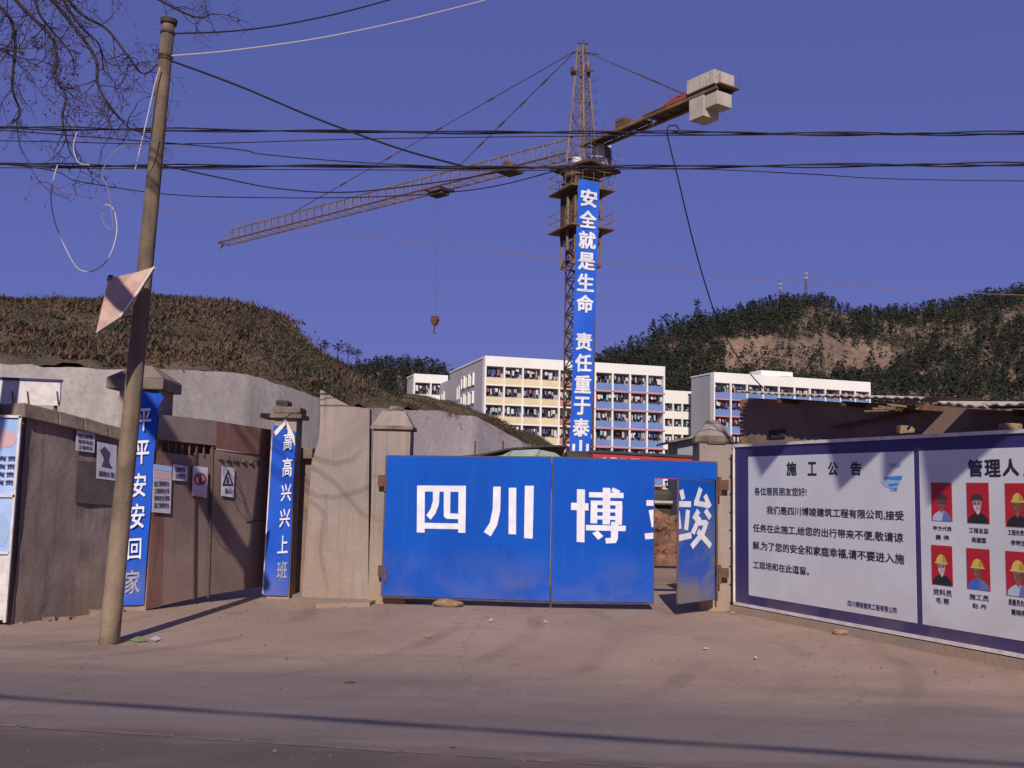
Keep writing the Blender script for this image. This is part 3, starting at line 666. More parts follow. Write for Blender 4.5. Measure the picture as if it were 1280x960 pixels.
# ================================================================== TOWER CRANE
CY = 68.0
base = at(722, 560, CY); topc = at(728, 182, CY); CX = (base.x + topc.x) / 2
TH = R(25)
ax = Vector((math.cos(TH), math.sin(TH), 0)); ay = Vector((-math.sin(TH), math.cos(TH), 0)); UZ = Vector((0, 0, 1))
c0 = Vector((CX, CY, 0))
crane = thing('tower_crane', 'yellow tower crane with long lattice jib standing behind the blue gate', 'crane', (CX, CY, 0))
def cp(a, b, z, o=c0): return o + ax * a + ay * b + UZ * z
def mast(zA, zB, hw, rch, rbr, pitch, mch, mbr, nm):
    cor = [(-1, -1), (1, -1), (1, 1), (-1, 1)]
    for a, b in cor: MB().bar(cp(a * hw, b * hw, zA), cp(a * hw, b * hw, zB), rch).build(nm + '_chord', mch, crane)
    mb = MB(); z = zA; k = 0
    while z < zB - .1:
        z2 = min(z + pitch, zB)
        for c in range(4):
            a, b = cor[c], cor[(c + 1) % 4]
            mb.bar(cp(a[0] * hw, a[1] * hw, z), cp(b[0] * hw, b[1] * hw, z), rbr)
            mb.bar(cp(a[0] * hw, a[1] * hw, z), cp(b[0] * hw, b[1] * hw, z2), rbr)
            mb.bar(cp(b[0] * hw, b[1] * hw, z), cp(a[0] * hw, a[1] * hw, z2), rbr)
        z = z2; k += 1
    mb.build(nm + '_bracing', mbr, crane)
zj = at(727, 178, CY).z          # jib level
zdeck = at(735, 212, CY).z
mast(0, zdeck - .6, 0.74, .085, .05, 1.25, M['crane_dark'], M['crane_dark'], 'mast')
# climbing cage
zc0 = at(720, 335, CY).z; zc1 = at(720, 228, CY).z
mast(zc0, zc1, 1.0, .1, .055, 1.9, M['crane'], M['crane'], 'cage')
def railing(mb, z, a0, a1, b0, b1, h=1.0):
    cs = [(a0, b0), (a1, b0), (a1, b1), (a0, b1)]
    for i in range(4):
        p_, q_ = cs[i], cs[(i + 1) % 4]
        for hh in (h, h * .5): mb.bar(cp(*p_, z + hh), cp(*q_, z + hh), .022)
        for k in range(4): u = k / 4; mb.bar(cp(p_[0] + (q_[0] - p_[0]) * u, p_[1] + (q_[1] - p_[1]) * u, z), cp(p_[0] + (q_[0] - p_[0]) * u, p_[1] + (q_[1] - p_[1]) * u, z + h), .022)
def ringdeck(z, o, inn, th=.1):
    mb = MB()
    for lo, hi in (((-o, -o), (o, -inn)), ((-o, inn), (o, o)), ((-o, -inn), (-inn, inn)), ((inn, -inn), (o, inn))):
        vs = [cp(lo[0], lo[1], z), cp(hi[0], lo[1], z), cp(hi[0], hi[1], z), cp(lo[0], hi[1], z)]
        mb.prism(vs, (0, 0, th))
    return mb
for py_ in (291, 243):
    z = at(728, py_, CY).z
    ringdeck(z, 1.72, 1.08).build('platform', M['crane'], crane)
    mb = MB(); railing(mb, z + .1, -1.7, 1.7, -1.7, 1.7, 1.15); mb.build('railing', M['crane_grey'], crane)
# jacking cylinder and boxes on the cage
MB().bar(cp(-1.25, -.4, zc0 + 1.0), cp(-1.25, -.4, zc1 - 1.2), .12, 8).build('jack', M['crane_grey'], crane)
MB().prism([cp(-1.0, -1.06, zc0 + .1), cp(-.3, -1.06, zc0 + .1), cp(-.3, -1.06, zc0 + 1.8), cp(-1.0, -1.06, zc0 + 1.8)], ay * -.05).build('cage_panel', M['crane_dark'], crane)
MB().prism([cp(-1.06, -1.0, zc0 + 2), cp(-1.06, 1.0, zc0 + 2), cp(-1.06, 1.0, zc1 - .3), cp(-1.06, -1.0, zc1 - .3)], ax * -.05).build('cage_panel', M['crane_dark'], crane)
# slewing ring
mb = MB()
for (z0, r0, r1, h) in ((zdeck - 1.05, .9, 1.1, .35), (zdeck - .7, 1.3, 1.35, .5)):
    vs = []; n = 20
    for hh, rr in ((0, r0), (h, r1)):
        vs += [c0 + Vector((math.cos(6.2832 * i / n) * rr, math.sin(6.2832 * i / n) * rr, z0 + hh)) for i in range(n)]
    mb.add(vs, [(i, (i + 1) % n, n + (i + 1) % n, n + i) for i in range(n)] + [tuple(range(n)), tuple(range(n, 2 * n))])
mb.build('slewing_ring', M['crane'], crane)
# jib direction from its tip
tip = at(280, 300, 1); tdir = None
d = ray(280, 301); tpt = E0 + d * ((zj - 0.4 - EYE) / d.z)
JV = Vector((tpt.x - CX, tpt.y - CY, 0)); JL = JV.length; jx = JV.normalized(); jy = Vector((-jx.y, jx.x, 0))
def jp(a, b, z): return c0 + jx * a + jy * b + UZ * z
# turntable deck above the ring, aligned with the jib
mb = MB().prism([jp(-2.0, -1.9, zdeck - .2), jp(1.6, -1.9, zdeck - .2), jp(1.6, 1.6, zdeck - .2), jp(-2.0, 1.6, zdeck - .2)], (0, 0, .18)); mb.build('turntable_deck', M['crane_dark'], crane)
mb = MB(); 
for (a, b), (a2, b2) in (((-2.0, -1.9), (1.6, -1.9)), ((1.6, -1.9), (1.6, 1.6)), ((1.6, 1.6), (-2.0, 1.6)), ((-2.0, 1.6), (-2.0, -1.9))):
    for hh in (.55, 1.1): mb.bar(jp(a, b, zdeck + hh), jp(a2, b2, zdeck + hh), .02)
    for k in range(5): u = k / 5; mb.bar(jp(a + (a2 - a) * u, b + (b2 - b) * u, zdeck), jp(a + (a2 - a) * u, b + (b2 - b) * u, zdeck + 1.1), .02)
mb.build('railing', M['crane_grey'], crane)
# white operator's cab, hood and motor
cb = MB().prism([jp(-1.95, -.95, zdeck), jp(-.95, -.95, zdeck), jp(-.85, -.95, zdeck + 1.1), jp(-1.15, -.95, zdeck + 1.75), jp(-1.85, -.95, zdeck + 1.6)], jy * 1.0).build('cab', M['crane_white'], crane, bevel=.06)
MB().prism([jp(-1.97, -.8, zdeck + .5), jp(-1.97, -.1, zdeck + .5), jp(-1.93, -.1, zdeck + 1.35), jp(-1.93, -.8, zdeck + 1.35)], jx * -.02).build('window', M['glass'], cb)
MB().bar(at(721, 203, CY - 1.0) - UZ * .3, at(721, 203, CY - 1.0) + UZ * .3, .33, 12).build('slewing_motor', M['crane_white'], crane)
MB().bar(at(757, 202, CY - .6) - UZ * .6, at(757, 202, CY - .6) + UZ * .55, .36, 12).build('winch_drum', M['crane_grey'], crane)
# tower head
apex = at(727.5, 58, CY); zr = zdeck
hw = .78; mch = M['crane_grey']
feet = [jp(a * hw, b * hw, zr) for a, b in ((-1, -1), (1, -1), (1, 1), (-1, 1))]
tops = [Vector((apex.x, apex.y, apex.z)) + jx * a * .22 + jy * b * .22 for a, b in ((-1, -1), (1, -1), (1, 1), (-1, 1))]
for a, b in zip(feet, tops): MB().bar(a, b, .095).build('tower_head_chord', M['crane_grey'], crane)
mb = MB(); n = 9
for k in range(n):
    for c in range(4):
        c2 = (c + 1) % 4; p0 = feet[c].lerp(tops[c], k / n); p1 = feet[c2].lerp(tops[c2], (k + 1) / n); q0 = feet[c2].lerp(tops[c2], k / n)
        mb.bar(p0, p1, .034) if k % 2 else mb.bar(q0, feet[c].lerp(tops[c], (k + 1) / n), .034); mb.bar(p0, q0, .03)
mb.build('tower_head_bracing', M['crane_grey'], crane)
mb = MB(); la = feet[1] + Vector((.5, -.2, 0)); lb_ = apex + Vector((.42, 0, -2.2))
for s in (-.2, .2): mb.bar(la + ax * s, lb_ + ax * s, .03)
for k in range(30): mb.bar(la.lerp(lb_, k / 30) - ax * .2, la.lerp(lb_, k / 30) + ax * .2, .02)
for k in range(9):
    cc = la.lerp(lb_, (k + .7) / 9); pr = None
    for i in range(9):
        q_ = cc + Vector((math.cos(i * .785) * .38 + .3, math.sin(i * .785) * .38, 0))
        if pr is not None: mb.bar(pr, q_, .016, 3)
        pr = q_
mb.build('ladder', M['crane_dark'], crane)
mb = MB(); mb.bar(apex - Vector((.75, 0, 1.9)), apex + Vector((.9, 0, -1.75)), .07); mb.bar(apex + Vector((.45, -.3, -2.1)), apex + Vector((.45, .3, -1.3)), .16, 8)
mb.bar(apex - Vector((.6, .2, 2.1)), apex - Vector((.6, -.2, 1.6)), .2, 8)
mb.bar(apex - Vector((.7, 0, .4)), apex + Vector((1.2, 0, -.55)), .06); mb.bar(apex - Vector((.3, 0, -.25)), apex + Vector((.45, 0, .2)), .07)
mb.bar(apex + Vector((0.1, 0, -.3)), apex + Vector((.1, 0, .55)), .05)
mb.build('head_sheaves', M['crane_dark'], crane)
# jib: triangular section, top chord over two bottom chords
zb = zj - .72; zt = zj + .55
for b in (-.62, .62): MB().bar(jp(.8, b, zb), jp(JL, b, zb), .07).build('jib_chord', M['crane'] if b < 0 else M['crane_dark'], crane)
MB().bar(jp(.8, 0, zt), jp(JL - 1.2, 0, zt), .075).build('jib_chord', M['crane_grey'], crane)
mb = MB(); n = int((JL - 1.6) / 1.05); st = (JL - 1.6) / n
for k in range(n):
    a = .8 + k * st
    for b in (-.62, .62):
        mb.bar(jp(a, b, zb), jp(a + st / 2, 0, zt), .03); mb.bar(jp(a + st / 2, 0, zt), jp(a + st, b, zb), .03)
    mb.bar(jp(a, -.62, zb), jp(a, .62, zb), .03); mb.bar(jp(a, -.62, zb), jp(a + st, .62, zb), .025)
mb.bar(jp(JL - 1.2, 0, zt), jp(JL, .62, zb), .04); mb.bar(jp(JL - 1.2, 0, zt), jp(JL, -.62, zb), .04); mb.bar(jp(JL, -.7, zb), jp(JL, .7, zb), .1)
mb.bar(jp(JL, 0, zb), jp(JL + .6, 0, zb - .35), .09)
mb.build('jib_bracing', M['crane_grey'], crane)
def jib_at(px_):       # distance along the jib whose picture column is px_
    lo, hi = 0.0, JL
    for _ in range(40):
        m_ = (lo + hi) / 2
        if topx(jp(m_, 0, zt))[0] > px_: lo = m_
        else: hi = m_
    return lo
a1 = jib_at(570); a2 = jib_at(365)
for a in (a1, a2):
    MB().bar(apex - Vector((.4, 0, .3)), jp(a, 0, zt), .035).build('tie_rod', M['crane_dark'], crane)
mb = MB()
for f in (.25, .42, .6, .78): 
    for a in (a1, a2):
        q_ = (apex - Vector((.4, 0, .3))).lerp(jp(a, 0, zt), f); dd = (jp(a, 0, zt) - apex).normalized(); MB().bar(q_ - dd * .35, q_ + dd * .35, .07).build('rod_coupling', M['crane_dark'], crane)
# trolleys, hoist rope, hook
at_ = jib_at(549)
mb = MB()
for b in (-.8, .8): mb.bar(jp(at_ - .9, b, zb - .12), jp(at_ + .9, b, zb - .12), .09)
for a in (-.8, .8): mb.bar(jp(at_ + a, -.8, zb - .12), jp(at_ + a, .8, zb - .12), .09)
mb.prism([jp(at_ - .7, -.5, zb - .55), jp(at_ + .7, -.5, zb - .55), jp(at_ + .7, .5, zb - .55), jp(at_ - .7, .5, zb - .55)], (0, 0, .35))
mb.build('trolley', M['crane_dark'], crane)
mb = MB(); aw = jib_at(638)
mb.prism([jp(aw - .7, -.7, zb - .2), jp(aw + .7, -.7, zb - .2), jp(aw + .7, .7, zb - .2), jp(aw - .7, .7, zb - .2)], (0, 0, .15)); mb.bar(jp(aw, -.5, zb + .3), jp(aw, .5, zb + .3), .36, 10)
mb.build('trolley_winch', M['crane_dark'], crane)
hz = onplane(545, 400, jp(at_, 0, 0), Vector((0, 1, 0))).z
mb = MB()
for s in (-.18, .18): mb.bar(jp(at_ + s, 0, zb - .5), jp(at_ + s * .6, 0, hz), .009, 3)
mb.build('hoist_rope', M['crane_dark'], crane)
mb = MB(); hk = jp(at_, 0, hz)
mb.prism([hk + jx * x_ + jy * -.14 + UZ * z_ for x_, z_ in ((-.38, 0), (-.3, .3), (.3, .3), (.38, 0), (.15, -.42), (-.15, -.42))], jy * .28)
mb.tube([hk + UZ * -.4, hk + UZ * -.65, hk + UZ * -.95 + jx * .15, hk + UZ * -1.1 - jx * .05, hk + UZ * -.95 - jx * .2], [.06, .06, .06, .05, .03])
mb.build('hook_block', M['rust'], crane)
# counter-jib
zcj = zj - .55; d = ray(906, 112)
CJ = (E0 + d * ((zcj - EYE) / d.z) - c0); CJ.z = 0; CL = CJ.length; kx = CJ.normalized(); ky = Vector((kx.y, -kx.x, 0))
def kp(a, b, z): return c0 + kx * a + ky * b + UZ * z
CW = .62
for b in (-CW, CW): MB().bar(kp(.6, b, zcj), kp(CL, b, zcj), .13).build('counter_jib_beam', M['crane'], crane)
mb = MB()
for k in range(11):
    a = .8 + k * (CL - .9) / 11; mb.bar(kp(a, -CW, zcj), kp(a, CW, zcj), .05); mb.bar(kp(a, -CW, zcj), kp(a + CL / 11, CW, zcj), .04)
mb.build('counter_jib_bracing', M['crane_dark'], crane)
MB().prism([kp(CL * .52, -CW - .35, zcj + .14), kp(CL * .52, CW + .1, zcj + .14), kp(CL + .3, CW + .1, zcj + .14), kp(CL + .3, -CW - .35, zcj + .14)], (0, 0, .07)).build('walkway', M['crane'], crane)
MB().prism([kp(.9, -CW + .1, zcj + .14), kp(.9, CW - .1, zcj + .14), kp(CL * .5, CW - .1, zcj + .14), kp(CL * .5, -CW + .1, zcj + .14)], (0, 0, .05)).build('walkway', M['crane_dark'], crane)
mb = MB()
for b, a0_, a1_ in ((-CW - .33, CL * .52, CL + .3), (CW + .08, 1.0, CL + .3), (-CW + .05, 1.0, CL * .5)):
    for hh in (.6, 1.15): mb.bar(kp(a0_, b, zcj + hh), kp(a1_, b, zcj + hh), .018, 3)
    for k in range(7): a = a0_ + (a1_ - a0_) * k / 6; mb.bar(kp(a, b, zcj + .1), kp(a, b, zcj + 1.15), .018, 3)
mb.build('railing', M['crane_grey'], crane)
# winch (red) and electric cabinet
wq = CL * .74
mb = MB().bar(kp(wq - .9, 0, zcj + .5), kp(wq + .7, 0, zcj + .5), .34, 12); mb.prism([kp(wq - 1.1, -.6, zcj + .215), kp(wq + 1.1, -.6, zcj + .215), kp(wq + 1.1, .6, zcj + .215), kp(wq - 1.1, .6, zcj + .215)], (0, 0, .2))
mb.build('winch', M['crane_red'], crane)
wq = CL * .32; MB().prism([kp(wq - .4, -.4, zcj + .2), kp(wq + .4, -.4, zcj + .2), kp(wq + .4, .3, zcj + .2), kp(wq - .4, .3, zcj + .2)], (0, 0, .75)).build('cabinet', M['rust'], crane, bevel=.03)
# counterweights: a row standing above the deck and two hung below
for k in range(5):
    a = CL - 2.3 + k * .46
    MB().prism([kp(a, -.85, zcj + .215), kp(a + .43, -.85, zcj + .215), kp(a + .43, .85, zcj + .215), kp(a, .85, zcj + .215)], (0, 0, .86)).build('counterweight', M['ballast'], crane, bevel=.03)
MB().prism([kp(CL - 2.2, -.55, zcj - 1.45), kp(CL - 1.0, -.55, zcj - 1.45), kp(CL - 1.0, .75, zcj - 1.45), kp(CL - 2.2, .75, zcj - 1.45)], (0, 0, 1.3)).build('counterweight', M['ballast'], crane, bevel=.03)
MB().prism([kp(CL - .97, -.65, zcj - .98), kp(CL - .05, -.65, zcj - .98), kp(CL - .05, .6, zcj - .98), kp(CL - .97, .6, zcj - .98)], (0, 0, .84)).build('counterweight', M['ballast'], crane, bevel=.03)
for b in (-.5, .5): MB().bar(apex + Vector((.3, 0, -.4)), kp(CL - 2.6, b, zcj + .3), .03).build('tie_rod', M['crane_dark'], crane)
mb = MB(); q0 = apex + Vector((.3, 0, -.4)); q1 = kp(CL - 2.6, -.5, zcj + .3)
for f in (.55, .66, .9): MB().bar(q0.lerp(q1, f) - (q1 - q0).normalized() * .4, q0.lerp(q1, f) + (q1 - q0).normalized() * .4, .07).build('rod_coupling', M['crane_dark'], crane)

# the long blue banner down the mast
BN = -ay                                      # outward normal of the mast's near face
bt0 = cp(-.50, -1.16, at(722, 226, CY).z); 
plN = Vector((math.sin(R(10)), -math.cos(R(10)), 0)); PB = c0 + ay * -1.95
def bpt(px_, py_): return onplane(px_, py_, PB, plN)
banner = thing('tower_banner', 'long blue banner with white characters hanging down the crane mast', 'banner', bpt(725, 563))
TL, TR, BL, BR = bpt(722.5, 224), bpt(749.5, 228), bpt(711.5, 577), bpt(737.5, 577)
def bfn(u, v):                                # v = 0 at the top
    p_ = TL.lerp(TR, u).lerp(BL.lerp(BR, u), v)
    return p_ + plN * (.03 * math.sin(v * 26 + u * 2) + .04 * math.sin(v * 9 + 1) + .03 * math.sin(u * 5 + v * 12))
mb = MB(); NU, NV = 6, 90
mb.add([bfn(i / NU, j / NV) for j in range(NV + 1) for i in range(NU + 1)], [(j * (NU + 1) + i, j * (NU + 1) + i + 1, (j + 1) * (NU + 1) + i + 1, (j + 1) * (NU + 1) + i) for j in range(NV) for i in range(NU)])
bo = mb.build('cloth', M['blue_cloth_far'], banner, smooth=True)
for k, ch in enumerate('安全就是生命 责任重于泰山'):
    if ch == ' ': continue
    cy_ = (247 + 26.9 * k - 224) / 353.0
    if k > 5: cy_ = (429 + 26.6 * (k - 7) - 224) / 353.0
    h_ = 22.5 / 353.0 / 2
    lettering(ch, 'character', M['white_paint'], banner, lambda u, v: bfn(u, v) + plN * .05, (.12, cy_ + h_, .9, cy_ - h_), .035, layer=.004)

# ================================================================== SITE BEHIND THE GATE
# hut with tarpaulin roof
t = thing('site_shelter', 'low shelter with dark and faded green tarpaulin roof just behind the blue gate', 'shelter', at(660, 600, 22) * 1.0)
t.location.z = 0; ORG[t.name] = t.location.copy()
prof = [(548, 572), (600, 567.5), (635, 560), (680, 556.5), (708, 556)]
def strip(px_list, Y0, Y1, dz, thick, name, m, par):
    mb = MB(); a = [at(x_, y_, Y0) for x_, y_ in px_list]; b = [Vector((p_.x, Y1, p_.z + dz)) for p_ in a]; n = len(a)
    vs = a + b + [p_ - UZ * thick for p_ in a] + [p_ - UZ * thick for p_ in b]
    fs = [(i, i + 1, n + i + 1, n + i) for i in range(n - 1)] + [(2 * n + i, 3 * n + i, 3 * n + i + 1, 2 * n + i + 1) for i in range(n - 1)] + [(i, 2 * n + i, 2 * n + i + 1, i + 1) for i in range(n - 1)] + [(n + i, n + i + 1, 3 * n + i + 1, 3 * n + i) for i in range(n - 1)] + [(0, n, 3 * n, 2 * n), (n - 1, 3 * n - 1, 4 * n - 1, 2 * n - 1)]
    return mb.add(vs, fs).build(name, m, par)
strip(prof, 22.0, 25.5, -.25, .04, 'tarpaulin', M['tarp_dark'], t)
strip([(600, 573), (628, 569), (640, 563), (672, 561.5), (694, 566), (706, 574)], 21.95, 22.6, -.2, .25, 'tarpaulin', M['tarp_green'], t)
for px_ in (594, 629, 668):
    p_ = at(px_, 560, 22.3); MB().bar(Vector((p_.x, 22.3, 0)), at(px_, 551 if px_ != 668 else 555, 22.3), .02, 5).build('post', M['rust'], t)
MB().prism([at(560, 576, 22.8), at(706, 576, 22.8), Vector((at(706, 576, 22.8).x, 22.8, 0)), Vector((at(560, 575, 22.8).x, 22.8, 0))], (0, .1, 0)).build('wall', M['hut'], t)
t = tag(MB().prism([at(709, 563.5, 21), at(742, 564, 21), at(742, 590, 21), at(709, 590, 21)], (0, .8, 0)).build('dark_crate', M['tarp_dark']), 'dark boxy crate below the foot of the tower banner', 'crate')
t.data.transform(Matrix.Identity(4))
# its stand
t = thing('red_banner', 'red cloth banner with white characters showing over the gate top', 'banner', Vector((at(800, 570, 20).x, 20, 0)))
rb = MB()
A_, B_, C_, D_ = at(741, 566, 20), at(872, 573, 20), at(872, 600, 20), at(741, 596, 20)
rb.prism([A_, B_, C_, D_], (0, .02, 0)).build('cloth', M['red_cloth'], t)
MB().bar(at(736, 564.5, 20), at(878, 572, 20), .035, 6).build('rail', M['tarp_dark'], t)
for px_ in (738, 876): p_ = at(px_, 568, 20.03); MB().bar((p_.x, p_.y, 0), p_, .035, 6).build('post', M['tarp_dark'], t)
def rfn(u, v): return A_.lerp(B_, u).lerp(D_.lerp(C_, u), v) - Vector((0, .01, 0))
for k, ch in enumerate('质量第一 安全至上'):
    if ch == ' ': continue
    u = .05 + k * .105; lettering(ch, 'character', M['white_paint'], t, rfn, (u, .78, u + .085, .16), .02)
t = thing('grey_hut', 'small grey sheet hut with a sloping lid roof beside the right gate pillar', 'hut', Vector((at(862, 560, 26).x, 26, 0)))
a, b = at(847, 549, 26), at(882, 546, 26)
MB().prism([Vector((a.x, 26, 0)), Vector((b.x, 26, 0)), Vector((b.x, 26, b.z)), Vector((a.x, 26, a.z))], (0, 1.6, 0)).build('wall', M['hut'], t)
MB().prism([at(836, 551, 25.7), at(884, 541, 25.7), at(884, 544, 25.7), at(836, 553.5, 25.7)], (0, 2.2, 0)).build('roof', M['cap'], t)
# things seen through the wicket
t = thing('loader_frame', 'dark machine with pale cross rails parked behind the open wicket', 'machine', (at(832, 650, 27).x, 27, 0))
a, b = at(800, 655, 27), at(862, 612, 27)
MB().box((a.x, 27, a.z), (b.x - .45, 28.6, b.z)).build('body', M['tarp_dark'], t, bevel=.15)
MB().box((a.x - .4, 27.4, .5), (b.x + .2, 28.4, a.z - .003)).build('body_base', M['tarp_dark'], t)
for yy in (627, 653): MB().bar(at(812, yy, 26.8), at(858, yy + 1, 26.8), .045).build('rail', M['tin_roof'], t)
MB().bar(at(846, 612, 26.8), at(846, 655, 26.8), .04).build('upright', M['tin_roof'], t)
MB().tube([at(812, 656, 26.6), at(825, 658, 26.6), at(838, 659, 26.6)], .03).build('bumper', M['white_edge'], t)
rr = random.Random(9); rub = thing('rubble_heap', 'heap of broken brown bricks seen through the open wicket', 'rubble', (at(832, 690, 25).x, 25, 0))
mb = MB(); cx = at(832, 690, 25).x
for k in range(900):
    u = rr.uniform(-1, 1); dpt = rr.uniform(0, 1); z = max(.03, (1 - u * u) * dpt * 1.12 * rr.uniform(.9, 1.08)); c = Vector((cx + u * 2.2, 24.0 + dpt * 1.5, z)); s = rr.uniform(.05, .13)
    rot = Matrix.Rotation(rr.uniform(0, 3), 3, (rr.random() + .1, rr.random(), rr.random()))
    mb.box(c - Vector((s * 1.5, s, s * .7)), c + Vector((s * 1.5, s, s * .7)), rot)
o = mb.build('broken_brick', M['rubble'], rub); o['kind'] = 'stuff'
mb = MB(); mb.add([Vector((cx + math.cos(i * .5236) * 2.1, 25.4 + math.sin(i * .5236) * 1.2, 0)) for i in range(12)] + [Vector((cx, 25.7, .8))], [(i, (i + 1) % 12, 12) for i in range(12)]); mb.build('soil_core', M['rubble'], rub)

# ================================================================== PERIMETER WALLS
def px_prism(pts, Y, thick): return MB().prism([at(x_, y_, Y) for x_, y_ in pts], (0, thick, 0))
def fix(t_): t_.location.z = 0; ORG[t_.name] = t_.location.copy()
def capped(mb_pts, z0, z1, s0, s1, cx, cy, n=4, rot=math.pi / 4):
    vs = []
    for z_, s_ in ((z0, s0), (z1, s1)):
        vs += [Vector((cx + math.cos(rot + 2 * math.pi * i / n) * s_, cy + math.sin(rot + 2 * math.pi * i / n) * s_, z_)) for i in range(n)]
    return mb_pts.add(vs, [(i, (i + 1) % n, n + (i + 1) % n, n + i) for i in range(n)] + [tuple(range(n)), tuple(range(n, 2 * n))])

GY = 14.55            # plane of the blue gate
PY = 14.72            # front of the main gate pillars
# left pillar of the main gate
p0, p1 = at(461, 700, PY), at(508, 700, PY)
t = thing('gate_pillar', 'plastered left pillar of the blue gate with a low stepped cap', 'pillar', ((p0.x + p1.x) / 2, PY + .28, 0), group='pillars of the blue gate')
ztp = at(485, 537, PY).z
rough(MB().box((p0.x, PY, 0), (p1.x, PY + .55, ztp)), .012, 1.3).build('shaft', M['plaster'], t, bevel=.012)
cxp = (p0.x + p1.x) / 2 + .0; hwp = (p1.x - p0.x) / 2
mb = MB().box((p0.x - .04, PY - .05, ztp + .002), (p1.x + .04, PY + .6, ztp + .06)); mb.build('cap_edge', M['cap'], t, bevel=.01)
mb = capped(MB(), ztp + .062, at(485, 513, PY).z, (hwp + .02) * 1.414, hwp * .62 * 1.414, cxp, PY + .28); mb.build('cap', M['plaster'], t)
capped(MB(), at(485, 513, PY).z + .002, at(487, 506, PY).z, hwp * .5, hwp * .36, cxp + .02, PY + .28, 12).build('cap_knob', M['cap'], t)
# right pillar
q0, q1 = at(874, 700, PY), at(918, 700, PY)
t = thing('gate_pillar', 'round-capped right pillar of the blue gate next to the notice board', 'pillar', ((q0.x + q1.x) / 2, PY + .28, 0), group='pillars of the blue gate')
ztp = at(897, 555, PY).z
rough(MB().box((q0.x, PY, 0), (q1.x, PY + .55, ztp)), .012, 1.3, 4).build('shaft', M['plaster'], t, bevel=.012)
cxq = (q0.x + q1.x) / 2; hwq = (q1.x - q0.x) / 2
capped(MB(), ztp + .002, ztp + .035, hwq * 1.28, hwq * 1.28, cxq, PY + .28, 8, R(22.5)).build('cap_edge', M['seam'], t)
capped(MB(), ztp + .037, ztp + .12, hwq * 1.25, hwq * 1.18, cxq, PY + .28, 8, R(22.5)).build('cap_ring', M['cap'], t)
capped(MB(), ztp + .122, at(897, 529, PY).z, hwq * 1.15, hwq * .52, cxq, PY + .28, 8, R(22.5)).build('cap', M['plaster'], t)
capped(MB(), at(897, 529, PY).z + .002, at(897, 524, PY).z, hwq * .5, hwq * .38, cxq, PY + .28, 12).build('cap_knob', M['cap'], t)

# plastered wall left of the gate with the raised ragged corner
WY = 14.86
t = thing('plastered_wall', 'sand coloured plastered wall with a raised sloping corner between the two gates', 'wall', (at(420, 700, WY).x, WY, 0))
zz = lambda x_, y_: at(x_, y_, WY)
bot = lambda x_: Vector((at(x_, 750, WY).x, WY, 0))
outl = [bot(383), bot(460), zz(462, 511), zz(450, 509), zz(437, 507), zz(423, 500), zz(411, 493), zz(400, 486.5), zz(400.5, 520), zz(399, 545), zz(396, 556), zz(392, 570), zz(386, 640)]
mb = MB().prism(outl, (0, .24, 0)); mb.build('wall_face', M['plaster'], t)
mb = px_prism([(377, 751), (386, 751), (396, 572), (390, 572)], WY + .06, .5)
for v in mb.v: v.z = max(v.z, 0)
mb.build('side_strip', M['plaster'], t)
# a stretch of the wall running back beside the right leg, with its own cap
xa, xb = at(362, 700, 16.6).x, at(392, 700, 16.6).x
t = thing('return_wall', 'short dark brown wall with mossy cap between the left gate and plastered wall', 'wall', ((xa + xb) / 2, 16.6, 0))
zt_ = at(380, 573, 15.2).z
MB().box((at(364, 660, 15.6).x, 15.6, 0), (at(388, 660, 15.6).x, 15.85, zt_)).build('wall_face', M['brown_wall'], t)
rough(MB().box((at(366, 560, 15.5).x, 15.45, zt_ + .003), (at(392, 560, 15.5).x, 16.0, zt_ + .17)), .015, 3).build('wall_cap', M['cap'], t, bevel=.02)
MB().box((at(368, 560, 15.9).x, 16.02, zt_ - .3), (at(391, 560, 16).x + .1, 20, zt_ + .1)).build('wall_run', M['plaster_dark'], t)

# ---- blue main gate
gN = Vector((0, -1, 0))
def G(x_, y_, dy=0.0): return at(x_, y_, GY + dy)
gate = thing('blue_gate', 'wide blue sheet metal gate with large white characters and an open wicket', 'gate', (G(690, 750).x, GY, 0))
leafL = MB().prism([G(483.5, 570), G(689.5, 572), G(687, 751.5), G(477.5, 744.5)], (0, .04, 0)).build('gate_leaf', M['blue_metal'], gate)
leafL['label'] = 'plain left leaf of the gate with two characters'
mb = MB().prism([G(691.5, 572), G(896, 578.5), G(895.5, 599.5), G(818, 597.5), G(816.5, 753), G(689.5, 752)], (0, .04, 0))
leafR = mb.build('gate_leaf', M['blue_metal'], gate); leafR['label'] = 'right leaf of the gate with the wicket cut in it'
# frames
for nm, a, b in (('frame_edge', (483, 570), (690, 571.5)), ('frame_edge', (691, 571.5), (896, 578)), ('frame_edge', (477.3, 746), (687, 753)), ('frame_edge', (690, 753.5), (817, 754.5)), ('frame_edge', (690.6, 572), (688.4, 762)), ('frame_edge', (817.3, 598), (816.3, 753)), ('frame_edge', (483, 570), (477, 745)), ('frame_edge', (896, 579), (896.5, 751))):
    MB().bar(G(*a, .02), G(*b, .02), .016 if a[0] != 690.6 else .012).build(nm, M['seam'], gate)
mb = MB()
for x_ in (520, 600, 735, 800):
    mb.bar(G(x_, 575, .07), G(x_ - 1, 748, .07), .025)
for y_ in (600, 660, 720): mb.bar(G(484, y_, .07), G(686, y_ + 1, .07), .025); mb.bar(G(694, y_, .07), G(815, y_ + 1, .07), .025)
mb.build('back_frame', M['seam'], gate)
def strokes(px_, py_, polys, parent):
    """painted brush-straight strokes, each polygon a hair above the last"""
    mb_ = MB()
    for k_, poly in enumerate(polys): mb_.add([px_(x_, y_) - Vector((0, .004 + .0004 * k_, 0)) for x_, y_ in poly], [tuple(range(len(poly)))])
    return mb_.build('character', M['white_paint'], parent)
